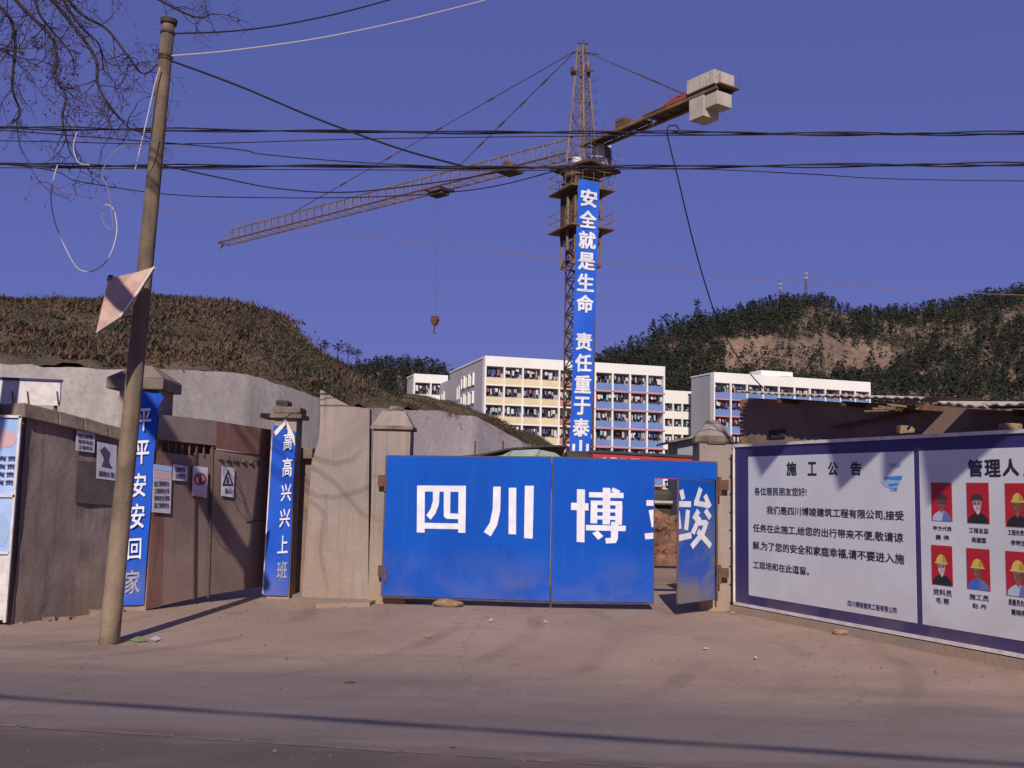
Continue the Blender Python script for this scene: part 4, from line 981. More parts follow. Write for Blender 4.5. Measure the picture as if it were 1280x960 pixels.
def Z(x_, y_): return G(470 + x_ / 2.783, 540 + y_ / 2.783)
def seg(x0_, y0_, x1_, y1_, w_, e=0.0):
    L_ = math.hypot(x1_ - x0_, y1_ - y0_); dx, dy = (x1_ - x0_) / L_, (y1_ - y0_) / L_; h_ = w_ / 2
    x0_ -= dx * e; y0_ -= dy * e; x1_ += dx * e; y1_ += dy * e
    return [(x0_ - dy * h_, y0_ + dx * h_), (x1_ - dy * h_, y1_ + dx * h_), (x1_ + dy * h_, y1_ - dx * h_), (x0_ + dy * h_, y0_ - dx * h_)]
strokes(Z, 0, [[(143, 186), (170, 186), (169, 350), (142, 349)], [(170, 186), (287, 187), (287, 208), (170, 207)], [(287, 187), (313, 187), (311, 351), (286, 350)], [(169, 316), (286, 318), (286, 338), (169, 336)],
    [(198, 207), (221, 207), (219, 250), (208, 282), (190, 305), (175, 290), (190, 268), (198, 240)], [(236, 207), (259, 207), (258, 283), (288, 284), (288, 303), (246, 302), (236, 294)]], leafL)
strokes(Z, 0, [[(408, 190), (434, 190), (432, 275), (421, 325), (399, 363), (375, 348), (396, 315), (406, 268)], [(462, 194), (488, 194), (487, 356), (461, 355)], [(518, 187), (549, 187), (545, 371), (515, 369)]], leafL)
strokes(Z, 0, [[(699, 199), (727, 200), (725, 384), (698, 382)], [(679, 246), (739, 248), (739, 273), (678, 271)], [(741, 209), (861, 212), (861, 230), (741, 227)], [(789, 194), (815, 195), (814, 322), (788, 321)],
    [(824, 193), (850, 205), (843, 217), (818, 206)], [(747, 238), (856, 241), (856, 256), (747, 253)], [(747, 253), (770, 253), (769, 318), (746, 317)], [(833, 256), (857, 256), (855, 323), (832, 322)],
    [(769, 266), (833, 268), (833, 280), (769, 278)], [(769, 291), (833, 293), (833, 306), (769, 304)], [(730, 323), (869, 326), (868, 345), (730, 342)], [(818, 312), (843, 313), (841, 372), (834, 386), (800, 388), (797, 369), (817, 368)], [(752, 352), (771, 343), (791, 362), (773, 375)]], leafR)
# last character: its left edge on the fixed leaf, the rest on the open wicket door
WID = 0.105
JUN = [seg(.20, .98, .26, .82, WID), seg(.02, .74, .46, .74, WID * .95), seg(.11, .62, .16, .32, WID), seg(.38, .64, .33, .30, WID), seg(.0, .15, .47, .21, WID),
       seg(.71, 1.0, .60, .78, WID, .02), seg(.54, .765, .93, .72, WID * .9), seg(.83, .90, .97, .69, WID), seg(.66, .63, .53, .48, WID), seg(.84, .64, .98, .50, WID),
       seg(.69, .52, .50, .24, WID), seg(.62, .42, .88, .42, WID * .9), seg(.88, .44, .76, .22, WID, .01), seg(.78, .25, .47, .01, WID), seg(.63, .28, .99, .01, WID)]
vs = []; fs = []
for k_, poly in enumerate(JUN):
    kk_ = len(vs); vs += [(x_, y_, k_ * .8) for x_, y_ in poly]; fs.append(tuple(kk_ + q for q in range(4)))
def clip_glyph(umin, umax):
    bm = bmesh.new(); bv = [bm.verts.new((u, v, k * .0005)) for u, v, k in vs]
    for f in fs: bm.faces.new([bv[i] for i in f])
    for co, no in (((umin, 0, 0), (-1, 0, 0)), ((umax, 0, 0), (1, 0, 0))):
        bmesh.ops.bisect_plane(bm, geom=bm.verts[:] + bm.edges[:] + bm.faces[:], plane_co=co, plane_no=no, clear_outer=True)
    bm.verts.index_update(); r = ([v.co.copy() for v in bm.verts], [tuple(v.index for v in f.verts) for f in bm.faces]); bm.free(); return r
CXL = G(806, 680).x; CXR = G(884, 680).x; zb_, zt2 = G(845, 682).z, G(845, 611).z
xcut = G(816.6, 680).x
cv, cf = clip_glyph(-.1, (xcut - CXL) / (CXR - CXL))
MB().add([Vector((CXL + (CXR - CXL) * v.x, GY - .004 - v.z, zb_ + (zt2 - zb_) * v.y)) for v in cv], cf).build('character', M['white_paint'], leafR)
# wicket door, hinged right, swung out towards the road
hinge = Vector((G(893, 680).x, GY - .03, 0)); DW = hinge.x - xcut - .01
free = Vector((at(849.5, 750, GY - .62).x, GY - .62, 0)); dv = (free - hinge); dv.z = 0; dv.normalize(); dn = Vector((-dv.y, dv.x, 0))
if dn.y > 0: dn = -dn
zd0 = at(893, 749, GY).z; zd1 = at(893, 601, GY).z
door = MB().prism([hinge + UZ * zd0, hinge + dv * DW + UZ * (zd0 - .01), hinge + dv * DW + UZ * zd1, hinge + UZ * zd1], dn * -.035).build('wicket_door', M['blue_door'] if 'blue_door' in M else M['blue_metal'], gate)
cv, cf = clip_glyph((xcut - CXL) / (CXR - CXL) + .01, 1.1)
MB().add([hinge + dv * (hinge.x - (CXL + (CXR - CXL) * v.x)) + dn * (.004 + v.z) + UZ * (zb_ + (zt2 - zb_) * v.y) for v in cv], cf).build('character', M['white_paint'], door)
for a in (0.0, DW): MB().bar(hinge + dv * a + UZ * (zd0 - .01) - dn * .018, hinge + dv * a + UZ * (zd1 + .01) - dn * .018, .016).build('door_edge', M['rust'], door)
for z_ in (zd0, zd1): MB().bar(hinge + UZ * z_ - dn * .018, hinge + dv * DW + UZ * z_ - dn * .018, .016).build('door_edge', M['rust'], door)
# iron hinge brackets
for x_, y_ in ((472, 601), (472, 714)): MB().box(at(x_, y_ + 7, GY + .05), at(x_ + 13, y_ - 7, GY + .16)).box(at(x_ + 8, y_ + 13, GY - .02), at(x_ + 12, y_ - 5, GY + .04)).build('hinge', M['rust'], gate)
for x_, y_ in ((896, 606), (896, 716)): MB().box(at(x_, y_ + 6, GY + .04), at(x_ + 13, y_ - 6, GY + .15)).box(at(x_ + 2, y_ + 14, GY - .01), at(x_ + 5, y_ - 10, GY + .035)).build('hinge', M['rust'], gate)

# ---- left pillar group
LY = 13.35
x0, x1 = at(140, 650, LY).x, at(199, 500, LY).x
t = thing('side_gate_pillar', 'square concrete pillar with broad stepped cap behind the utility pole', 'pillar', ((x0 + x1) / 2, LY + .3, 0), group='pillars of the brown side gate')
zs = at(170, 487, LY).z
rough(MB().box((x0, LY, 0), (x1 - .02, LY + .6, zs)), .01, 1.5, 2).build('shaft', M['plaster'], t)
ca, cb_ = at(132, 480, LY - .1).x, at(204, 480, LY - .1).x; cc = (ca + cb_) / 2; ch_ = (cb_ - ca) / 2
rough(MB().box((ca, LY - .1, zs + .002), (cb_, LY - .1 + 2 * ch_, zs + .15)), .012, 2.2).build('cap_slab', M['cap'], t, bevel=.02)
capped(MB(), zs + .152, at(168, 457, LY + .2).z, ch_ * .98 * 1.414, ch_ * .3 * 1.414, cc, LY - .1 + ch_).build('cap', M['cap'], t)

def side_banner(name, label, Y, tl, tr, bl, br, chars, boxes, par_wave):
    t_ = thing(name, label, 'banner', (at((bl[0] + br[0]) / 2, bl[1], Y).x, Y, 0), group='blue vertical banners on the side gate pillars')
    a, b, c, d_ = at(*tl, Y), at(*tr, Y), at(*bl, Y), at(*br, Y)
    def wave(p_, u, v): return p_ + Vector((0, -.012 * (1 + math.sin(v * 13 + u * 4)) - .01 * math.sin(u * 6 + v * 3), 0)) * par_wave
    def fn(u, v): return wave(a.lerp(b, u).lerp(c.lerp(d_, u), v), u, v)
    mb_ = MB(); NU_, NV_ = 8, 60
    mb_.add([fn(i / NU_, j / NV_) for j in range(NV_ + 1) for i in range(NU_ + 1)], [(j * (NU_ + 1) + i, j * (NU_ + 1) + i + 1, (j + 1) * (NU_ + 1) + i + 1, (j + 1) * (NU_ + 1) + i) for j in range(NV_) for i in range(NU_)])
    mb_.build('cloth', M['blue_cloth'], t_, smooth=True)
    for k, ch in enumerate(chars):
        x_0, y_0, x_1, y_1 = boxes[k]
        q00, q10, q01, q11 = at(x_0, y_1, Y - .035), at(x_1, y_1 - 1, Y - .035), at(x_0 + 1, y_0, Y - .035), at(x_1 + 1, y_0 - 1, Y - .035)
        def f2(u, v, q00=q00, q10=q10, q01=q01, q11=q11): return q00.lerp(q10, u).lerp(q01.lerp(q11, u), v)
        lettering(ch, 'character', M['white_paint'] if k < 5 else M['faded'], t_, f2, (0, 0, 1, 1), .016)
    return t_
M['faded'] = mat('faded_lettering', (0.30, 0.30, 0.36), 0.8, grain=0)
bt = side_banner('pillar_banner', 'blue banner on the pillar behind the utility pole, six white characters', LY - .02, (163, 488), (199.5, 489), (148, 757), (180, 756), '平平安安回家',
            [(170, 511, 188.5, 539), (167.5, 551, 186, 580.5), (164, 592, 182, 622), (162, 630, 180, 661), (159, 673.5, 176, 699.5), (156, 713, 174, 743)], 1)
MB().add([at(199, 490, LY - .04), at(204.5, 497, LY - .06), at(199, 506, LY - .04), at(196, 497, LY - .02)], [(0, 1, 2, 3)]).build('loose_corner', M['blue_cloth'], bt)
L2 = 15.0
x0, x1 = at(337, 650, L2).x, at(371, 520, L2).x
t = thing('side_gate_pillar', 'slimmer concrete pillar with rounded cap at the right end of the side gate', 'pillar', ((x0 + x1) / 2, L2 + .2, 0), group='pillars of the brown side gate')
zs = at(355, 523, L2).z
MB().box((x0, L2, 0), (x1 - .0, L2 + .42, zs)).build('shaft', M['plaster'], t)
ca, cb_ = at(324, 515, L2 - .08).x, at(377, 515, L2 - .08).x
rough(MB().box((ca, L2 - .08, zs + .002), (cb_, L2 + .5, zs + .07)), .008, 2.2).build('cap_slab', M['cap'], t, bevel=.012)
rough(MB().box((at(341, 515, L2).x, L2 - .04, zs + .072), (cb_ - .03, L2 + .44, at(355, 508, L2).z)), .012, 3).build('cap', M['cap'], t, bevel=.03)
rough(MB().box((at(344, 505, L2).x, L2, at(355, 508, L2).z + .002), (at(360, 505, L2).x, L2 + .3, at(352, 500, L2).z)), .012, 3).build('cap_knob', M['cap'], t, bevel=.03)
bt = side_banner('pillar_banner', 'blue banner with loose top corner on the slimmer pillar beside the plastered wall', L2 - .02, (342.5, 531), (370, 540), (329, 744), (360, 745), '高高兴兴上班',
            [(354, 541, 364.5, 563), (352.7, 572.5, 364.5, 596.5), (351, 605, 363.5, 627), (349, 636.5, 362, 659.5), (346.7, 670, 359.5, 692), (345.5, 702, 358.5, 724)], .8)
MB().add([at(357, 523, L2 - .03), at(360, 540, L2 - .05), at(369, 558, L2 - .07), at(368, 545, L2 - .05)], [(0, 1, 2, 3)]).build('folded_corner', M['white_edge'], bt)
MB().add([at(357, 523, L2 - .04), at(342, 540, L2 - .06), at(345, 545, L2 - .07), at(357, 531, L2 - .05)], [(0, 1, 2, 3)]).build('folded_corner', M['white_edge'], bt)
MB().bar(at(340, 548, L2 - .03), at(328.5, 742, L2 - .03), .012).build('white_batten', M['white_edge'], bt)

# ---- brown side gate (set between the two pillars, angled back)
ga, gb = Vector((at(199, 500, LY).x, LY + .02, 0)), Vector((at(339, 700, 15.35).x, 15.35, 0))
gdir = (gb - ga).normalized(); gnor = Vector((gdir.y, -gdir.x, 0))
def S(x_, y_, off=0.0): return onplane(x_, y_, ga + gnor * off, gnor)
sg = thing('side_gate', 'patched brown sheet metal side gate between the two bannered pillars', 'gate', ga.lerp(gb, .5))
def sheetS(pts, m, nm='sheet_panel', off=0.0, th=.03, par=None): return MB().prism([S(x_, y_, off) for x_, y_ in pts], gnor * -th).build(nm, m, par or sg)
sheetS([(195, 562), (208, 565), (202, 758), (183, 762)], M['rust_sheet'])
sheetS([(208.5, 566), (244, 570), (242, 748), (202.5, 757)], M['tan_sheet'])
sheetS([(244.5, 566), (265, 568), (260, 744), (242.6, 748)], M['tan_sheet'], off=-.03)
sheetS([(267.5, 562), (338.5, 570), (329, 733), (260.5, 744)], M['tan_sheet'])
sheetS([(199, 518), (271, 526), (270, 557), (196.5, 549)], M['grey_sheet'], off=.02)
sheetS([(271.5, 526.5), (339, 537), (338.5, 571), (270.5, 560)], M['rust_sheet'], off=.025)
sheetS([(198, 545), (270, 556), (270, 572), (196, 570)], M['seam'], 'dark_backing', off=-.12)
for k in range(8): x_ = 201 + k * 9; MB().bar(S(x_, 547 + k * 1.2, -.02), S(x_ - .3, 566 + k * .8, -.02), .018).build('spike', M['rust'], sg)
for k in range(7): x_ = 275 + k * 9.6; MB().box(S(x_, 570 + k * 1.3, .03) - Vector((.03, .02, .045)), S(x_, 570 + k * 1.3, .03) + Vector((.03, .01, .01))).build('rivet_tab', M['seam'], sg)
MB().bar(S(266, 558, .0), S(260.5, 747, .0), .02).build('frame_edge', M['seam'], sg)
MB().bar(S(244, 568, .01), S(242.5, 750, .01), .012).build('frame_edge', M['seam'], sg)
MB().bar(S(308, 652, .012), S(331, 650, .012), .008).build('frame_edge', M['seam'], sg)
# notices stuck on the gate
def notice(label, quad, m, off=.04, deco=None, nm='notice', grp='notices stuck on the side gate'):
    n_ = thing(nm, label, 'sign', S(quad[0][0], quad[2][1], off), group=grp)
    MB().prism([S(x_, y_, off) for x_, y_ in quad], gnor * -.006).build('sheet', m, n_)
    return n_
def Sfn(x0_, y0_, x1_, y1_, off): return lambda u, v: S(x0_ + (x1_ - x0_) * u, y1_ + (y0_ - y1_) * v, off)
n_ = notice('large blue bordered notice with red strip on the brown side gate', [(192.5, 580), (215, 583), (213, 642), (190, 640)], M['paper'])
MB().prism([S(x_, y_, .044) for x_, y_ in ((192.5, 580), (215, 583), (214.8, 590), (192.2, 587))], gnor * -.003).build('print_band', M['logo_pale'], n_)
MB().prism([S(x_, y_, .044) for x_, y_ in ((193, 588), (214, 591), (213.6, 600), (192.6, 597))], gnor * -.003).build('print_band', M['poster_pink'], n_)
for k in range(4): lettering('施工现场安全须知'[k % 3:k % 3 + 6], 'text_line', M['ink_soft'], n_, Sfn(192.6, 601 + 9 * k, 211.5, 608 + 9 * k, .047), (0, 0, 1, 1), .03)
n_ = notice('small white paper next to the large bordered notice on the side gate', [(217, 580), (235, 583), (234, 602), (216, 600)], M['paper'])
for k in range(2): lettering('注意安全', 'text_line', M['ink_soft'], n_, Sfn(219, 584 + 8 * k, 232, 590 + 8 * k, .047), (0, 0, 1, 1), .03)
def ring(fc, r0, r1, n=28):
    mb_ = MB(); mb_.add([fc(math.cos(6.2832 * i / n) * r, math.sin(6.2832 * i / n) * r) for r in (r0, r1) for i in range(n)], [(i, (i + 1) % n, n + (i + 1) % n, n + i) for i in range(n)]); return mb_
n_ = notice('white prohibition sign with red ring and figure on the side gate', [(241.5, 582), (260, 584.5), (258.5, 622.5), (240, 619)], M['paper'])
fc = lambda u, v: S(250.4 + u, 599 - v, .047)
ring(fc, 5.6, 7.9).build('red_ring', M['photo_red'], n_)
MB().add([fc(-5, 5.6), fc(-3.9, 6.4), fc(5, -5.6), fc(3.9, -6.4)], [(0, 1, 2, 3)]).build('red_slash', M['photo_red'], n_)
fc2 = lambda u, v: S(250.4 + u, 599 - v, .045)
mb = MB().add([fc2(math.cos(i * .785) * 1.3, 3.8 + math.sin(i * .785) * 1.3) for i in range(8)], [tuple(range(8))]); mb.add([fc2(-2, 2), fc2(2, 2), fc2(1.2, -5.5), fc2(-1.2, -5.5)], [(0, 1, 2, 3)]); mb.build('printed_figure', M['ink'], n_)
MB().prism([S(x_, y_, .044) for x_, y_ in ((242, 611), (258, 614), (257.6, 621), (241.4, 618))], gnor * -.003).build('print_band', M['poster_pink'], n_)
n_ = notice('white warning sign with black triangle on the right leaf of the side gate', [(277.5, 583), (293.5, 585), (292, 622), (276.5, 619.5)], M['paper'])
fw = lambda u, v, o=.047: S(285 + u, 598 - v, o)
MB().add([fw(-7.2, -9), fw(7.2, -9), fw(0, 12), fw(-4.4, -6.8), fw(4.4, -6.8), fw(0, 6.5)], [(0, 1, 4, 3), (1, 2, 5, 4), (2, 0, 3, 5)]).build('black_triangle', M['ink'], n_)
MB().add([fw(-1.5, -5.5), fw(1.5, -5.5), fw(.8, 2), fw(-.8, 2)], [(0, 1, 2, 3)]).build('printed_figure', M['ink'], n_)
lettering('当心', 'text_line', M['ink_soft'], n_, Sfn(281, 610, 290, 617, .047), (0, 0, 1, 1), .03)

# ---- old wall on the far left, seen along its face
wa = gp(15, 783); wb = Vector((at(146, 757, 13.3).x, 13.3, 0)); wa.z = 0
wd_ = (wb - wa).normalized(); wn = Vector((wd_.y, -wd_.x, 0))
def W(x_, y_, off=0.0): return onplane(x_, y_, wa + wn * off, wn)
t = thing('boundary_wall', 'dark weathered boundary wall with concrete coping left of the utility pole', 'wall', wa)
za, zb2 = W(30, 522).z, W(140, 552).z
NX, NZ = 26, 22; vs = []
for j in range(NZ + 1):
    for i in range(NX + 1):
        p_ = wa.lerp(wb, i / NX); p_.z = (za + (zb2 - za) * i / NX) * j / NZ
        r_ = noise.fractal(p_ * 2.4, 1, 2, 5) * .018; p_ = p_ + wn * r_; vs.append(p_)
fs = [(j * (NX + 1) + i, j * (NX + 1) + i + 1, (j + 1) * (NX + 1) + i + 1, (j + 1) * (NX + 1) + i) for j in range(NZ) for i in range(NX)]
MB().add(vs, fs).build('wall_face', M['plaster_dark'], t, smooth=True)
MB().prism([wa - wn * .03, wb - wn * .03, wb - wn * .03 + UZ * (zb2 - .02), wa - wn * .03 + UZ * (za - .02)], wn * -.22).build('wall_core', M['plaster_dark'], t)
tl_ = 6.0     # the return to the left, parallel to the road
MB().box((wa.x - tl_, wa.y + .0, 0), (wa.x - .031, wa.y + .24, za - .02)).build('wall_return', M['plaster_dark'], t)
# coping in lengths
n = 4
for k in range(n):
    a_ = wa.lerp(wb, k / n + .004) - wd_ * (.12 if k == 0 else 0); b_ = wa.lerp(wb, (k + 1) / n - .004); z0 = za + (zb2 - za) * k / n; z1 = za + (zb2 - za) * (k + 1) / n
    mb = MB().prism([a_ + wn * .09 + UZ * z0, b_ + wn * .09 + UZ * z1, b_ + wn * .07 + UZ * (z1 + .16), a_ + wn * .07 + UZ * (z0 + .17)], wn * -.45)
    rough(mb, .012, 2.5, k).build('coping_stone', M['cap'], t, bevel=.015)
for k in range(4):
    xr = wa.x - .35 - k * 1.4; rough(MB().box((xr - 1.39, wa.y - .1, za), (xr, wa.y + .36, za + .17)), .012, 2.5, k + 9).build('coping_stone', M['cap'], t, bevel=.015)
mb = MB()
for k in range(14):
    c = wa.lerp(wb, rnd.random()) + wn * rnd.uniform(.02, .14); s = rnd.uniform(.03, .09)
    mb.box(c - Vector((s, s, .02)), c + Vector((s, s, s)), Matrix.Rotation(rnd.uniform(0, 3), 3, 'Z'))
rough(mb, .03, 9).build('plaster_crumbs', M['cap'], t)
def wall_notice(label, quad, lines, dark=False):
    n_ = thing('paper_notice', label, 'notice', W(quad[0][0], quad[2][1], .03), group='papers pasted on the boundary wall')
    MB().prism([W(x_, y_, .035) for x_, y_ in quad], wn * -.006).build('sheet', M['paper'], n_)
    for (a, b, c, d_, s_) in lines:
        lettering(s_, 'text_line', M['ink_soft'], n_, lambda u, v: W(a + (c - a) * u, d_ + (b - d_) * v + (c - a) * u * .12, .04), (0, 0, 1, 1), .03)
    return n_
wall_notice('white paper with rows of print pasted high on the boundary wall', [(96, 538), (119, 541), (118, 566), (95, 563)], [(98, 542, 116, 547, '招工启事'), (98, 549, 116, 554, '联系电话'), (98, 556, 116, 561, '工地安全')])
n_ = wall_notice('torn printed poster half hidden by the utility pole on the boundary wall', [(122, 552), (146, 557), (145, 601), (121, 598)], [(123, 588, 143, 595, '通知公告')])
mb = MB().add([W(x_, y_, .04) for x_, y_ in ((125, 563), (131, 558), (138, 566), (136, 577), (141, 586), (127, 583), (130, 574))], [(0, 1, 2, 3, 4, 5, 6)]); mb.build('printed_figure', M['ink_soft'], n_)
t2 = tag(MB().prism([W(x_, y_, .022) for x_, y_ in ((97, 575), (143, 578), (143, 632), (94, 630))], wn * -.004).build('dark_patch', M['patch']) if 'patch' in M else MB().prism([W(x_, y_, .028) for x_, y_ in ((97, 576), (143, 579), (143, 632), (94, 628))], wn * -.006).build('old_poster', mat('greyed_old_poster', (0.075, 0.062, 0.06), 0.9, (0.11, 0.09, 0.085), 5)), 'greyed remains of an old poster low on the boundary wall', 'poster')

# white board behind the wall
t = thing('white_board', 'long white board with blue top edge showing above the boundary wall', 'board', (at(0, 600, 17).x, 17, 0))
MB().prism([at(-260, 462, 17), at(76, 476, 17), at(74, 507, 17), at(-260, 500, 17)], (0, .04, 0)).build('panel', M['white_edge'], t)
MB().prism([at(-260, 460, 16.98), at(77, 474.5, 16.98), at(77, 477.5, 16.98), at(-260, 463.5, 16.98)], (0, .06, 0)).build('top_edge', M['board_navy'], t)
for x_ in (-200, -60, 15, 34, 71): MB().bar(Vector((at(x_, 500, 17.08).x, 17.08, 0)), at(x_, 485, 17.08), .03).build('post', M['rust'], t)
mb = MB()
for x_ in (15, 34, 71): mb.bar(at(x_, 489, 16.97), at(x_ + 2, 506, 16.97), .012)
mb.build('tie_wire', M['rust'], t)

# poster stand on the left edge of the picture
NY = wa.y - .14
t = thing('poster_stand', 'pale blue printed poster boards in a white frame at the left edge of the wall', 'poster board', (at(10, 780, NY).x, NY, 0))
def N(x_, y_, d_=0.0): return at(x_, y_, NY + d_)
nb = [((-330, 512), (25.5, 524), (18.5, 619), (-330, 612)), ((-330, 614), (18, 621), (12, 690), (-330, 688)), ((-330, 690), (11.5, 692), (4.5, 775), (-330, 788))]
for k, q in enumerate(nb):
    MB().prism([N(*p_) for p_ in q], (0, .02, 0)).build('poster_panel', M['poster'] if k < 2 else M['white_edge'], t)
for a, b in (((26, 520), (6, 778)), ((-330, 509), (27, 521)), ((-330, 613), (19, 620)), ((-330, 689), (13, 691))): MB().bar(N(*a, -.012), N(*b, -.012), .022).build('frame_edge', M['white_edge'], t)
mb = MB().add([N(6 + 15 * math.cos(i * .524), 548 - 12 * math.sin(i * .524), -.004) for i in range(12)], [tuple(range(12))]); mb.build('printed_shape', M['poster_pink'], t)
for k in range(4): lettering('安全生产人人有责', 'text_line', M['board_navy'], t, lambda u, v, k=k: N(-70 + 90 * u - k, 575 + 10 * k - 7 * v + u * 2, -.004), (0, 0, 1, 1), .03)
MB().add([N(-60, 655, -.004), N(5, 640, -.004), N(12, 665, -.004), N(4, 683, -.004), N(-60, 684, -.004)], [(0, 1, 2, 3, 4)]).build('printed_shape', M['logo_pale'], t)
MB().bar((N(-300, 700).x, NY + .05, 0), N(-300, 515, .05), .03).build('post', M['rust'], t)

# ================================================================== NOTICE BOARD (right)
BP0 = gp(918, 768); BP0.z = 0; bphi = R(-66.15)
bd = Vector((math.cos(bphi), math.sin(bphi), 0)); bn = Vector((math.sin(bphi), -math.cos(bphi), 0))
def Bq(x_, y_, off=0.0): return onplane(x_, y_, BP0 + bn * off, bn)
LB = 9.5
zb0 = Bq(920, 752.5).z; zb1 = Bq(921, 559).z
def U(x_, y_=650): return (Bq(x_, y_) - BP0).dot(bd)
board = thing('notice_board', 'large white notice board with navy border, printed text and portraits, right of gate', 'notice board', BP0)
def bq(u, z, off=0.0): return BP0 + bd * u + UZ * z + bn * off
def brect(u0, z0, u1, z1, off, th, m, nm, par=board): return MB().prism([bq(u0, z0, off), bq(u1, z0, off), bq(u1, z1, off), bq(u0, z1, off)], bn * -th).build(nm, m, par)
u_div0, u_div1 = U(1144), U(1151)
brect(.02, zb0, LB, zb1, 0.0, .06, M['board_navy'], 'backing')
zw0, zw1 = Bq(1140, 778).z, Bq(1140, 564).z
uL = U(936)
brect(uL, zw0, u_div0, zw1, .006, .005, M['board_white'], 'printed_sheet')
sh2 = brect(u_div1, zw0, u_div1 + 3.6, zw1, .006, .005, M['board_white'], 'printed_sheet')
brect(u_div1 + 3.7, zw0, LB - .2, zw1, .006, .005, M['board_white'], 'printed_sheet')
for a, b in (((.0, zb0 - .02), (LB, zb0 - .02)), ((.0, zb1 + .02), (LB, zb1 + .02)), ((0, zb0), (0, zb1))):
    MB().bar(bq(*a, .0), bq(*b, .0), .028).build('frame_edge', M['white_edge'], board)
mb = MB()
for k in range(9): mb.bar(bq(0, zb0 + .1 + k * .26, .02), bq(0, zb0 + .1 + k * .26, .04), .012, 6)
mb.build('screws', M['seam'], board)
def btext(s_, x0_, yb, yt, x1_, m=M['ink'], bold=.022):
    """left-end bottom and top rows; runs level to column x1_"""
    a = Bq(x0_, yb); b = Bq(x0_, yt); u0 = (a - BP0).dot(bd); u1 = U(x1_, yb)
    return lettering(s_, 'text_line', m, board, lambda u, v: bq(u0 + (u1 - u0) * u, a.z + (b.z - a.z) * v, .009), (0, 0, 1, 1), bold)
for ch, xa_, xb_ in (('施', 984, 996.5), ('工', 1010.5, 1021.5), ('公', 1036, 1048), ('告', 1064, 1077.5)):
    btext(ch, xa_, 594.5, 577.5, xb_, bold=.032)
btext('各位居民朋友您好!', 943.6, 619, 609, 1009)
btext('我们是四川博竣建筑工程有限公司,接受', 959, 643, 632.5, 1130.5)
btext('任务在此施工,给您的出行带来不便,敬请谅', 942, 665, 654.5, 1129.5)
btext('解,为了您的安全和家庭幸福,请不要进入施', 941.5, 687, 676, 1131)
btext('工现场和在此逗留。', 942, 710.5, 701, 1012)
btext('四川博竣建筑工程有限公司', 1060.5, 757.5, 750, 1121.5, M['board_navy'])
# company mark: stacked blue slabs
def bpoly(pts, m, nm, off=.009): return MB().add([Bq(x_, y_, off) for x_, y_ in pts], [tuple(range(len(pts)))]).build(nm, m, board)
bpoly([(1105, 596), (1128, 594.5), (1127, 600), (1105.5, 600.5)], M['logo_blue'], 'printed_mark')
bpoly([(1102, 603), (1110, 599.5), (1126, 601), (1122, 612), (1107, 609)], M['logo_pale'], 'printed_mark', .0095)
bpoly([(1110, 605), (1123, 603.5), (1121, 607), (1112, 608.5)], M['logo_blue'], 'printed_mark', .0105)
btext('博竣建筑', 1112, 585, 579, 1127, M['logo_pale']); btext('工程', 1113, 614, 609.5, 1122, M['logo_blue'])
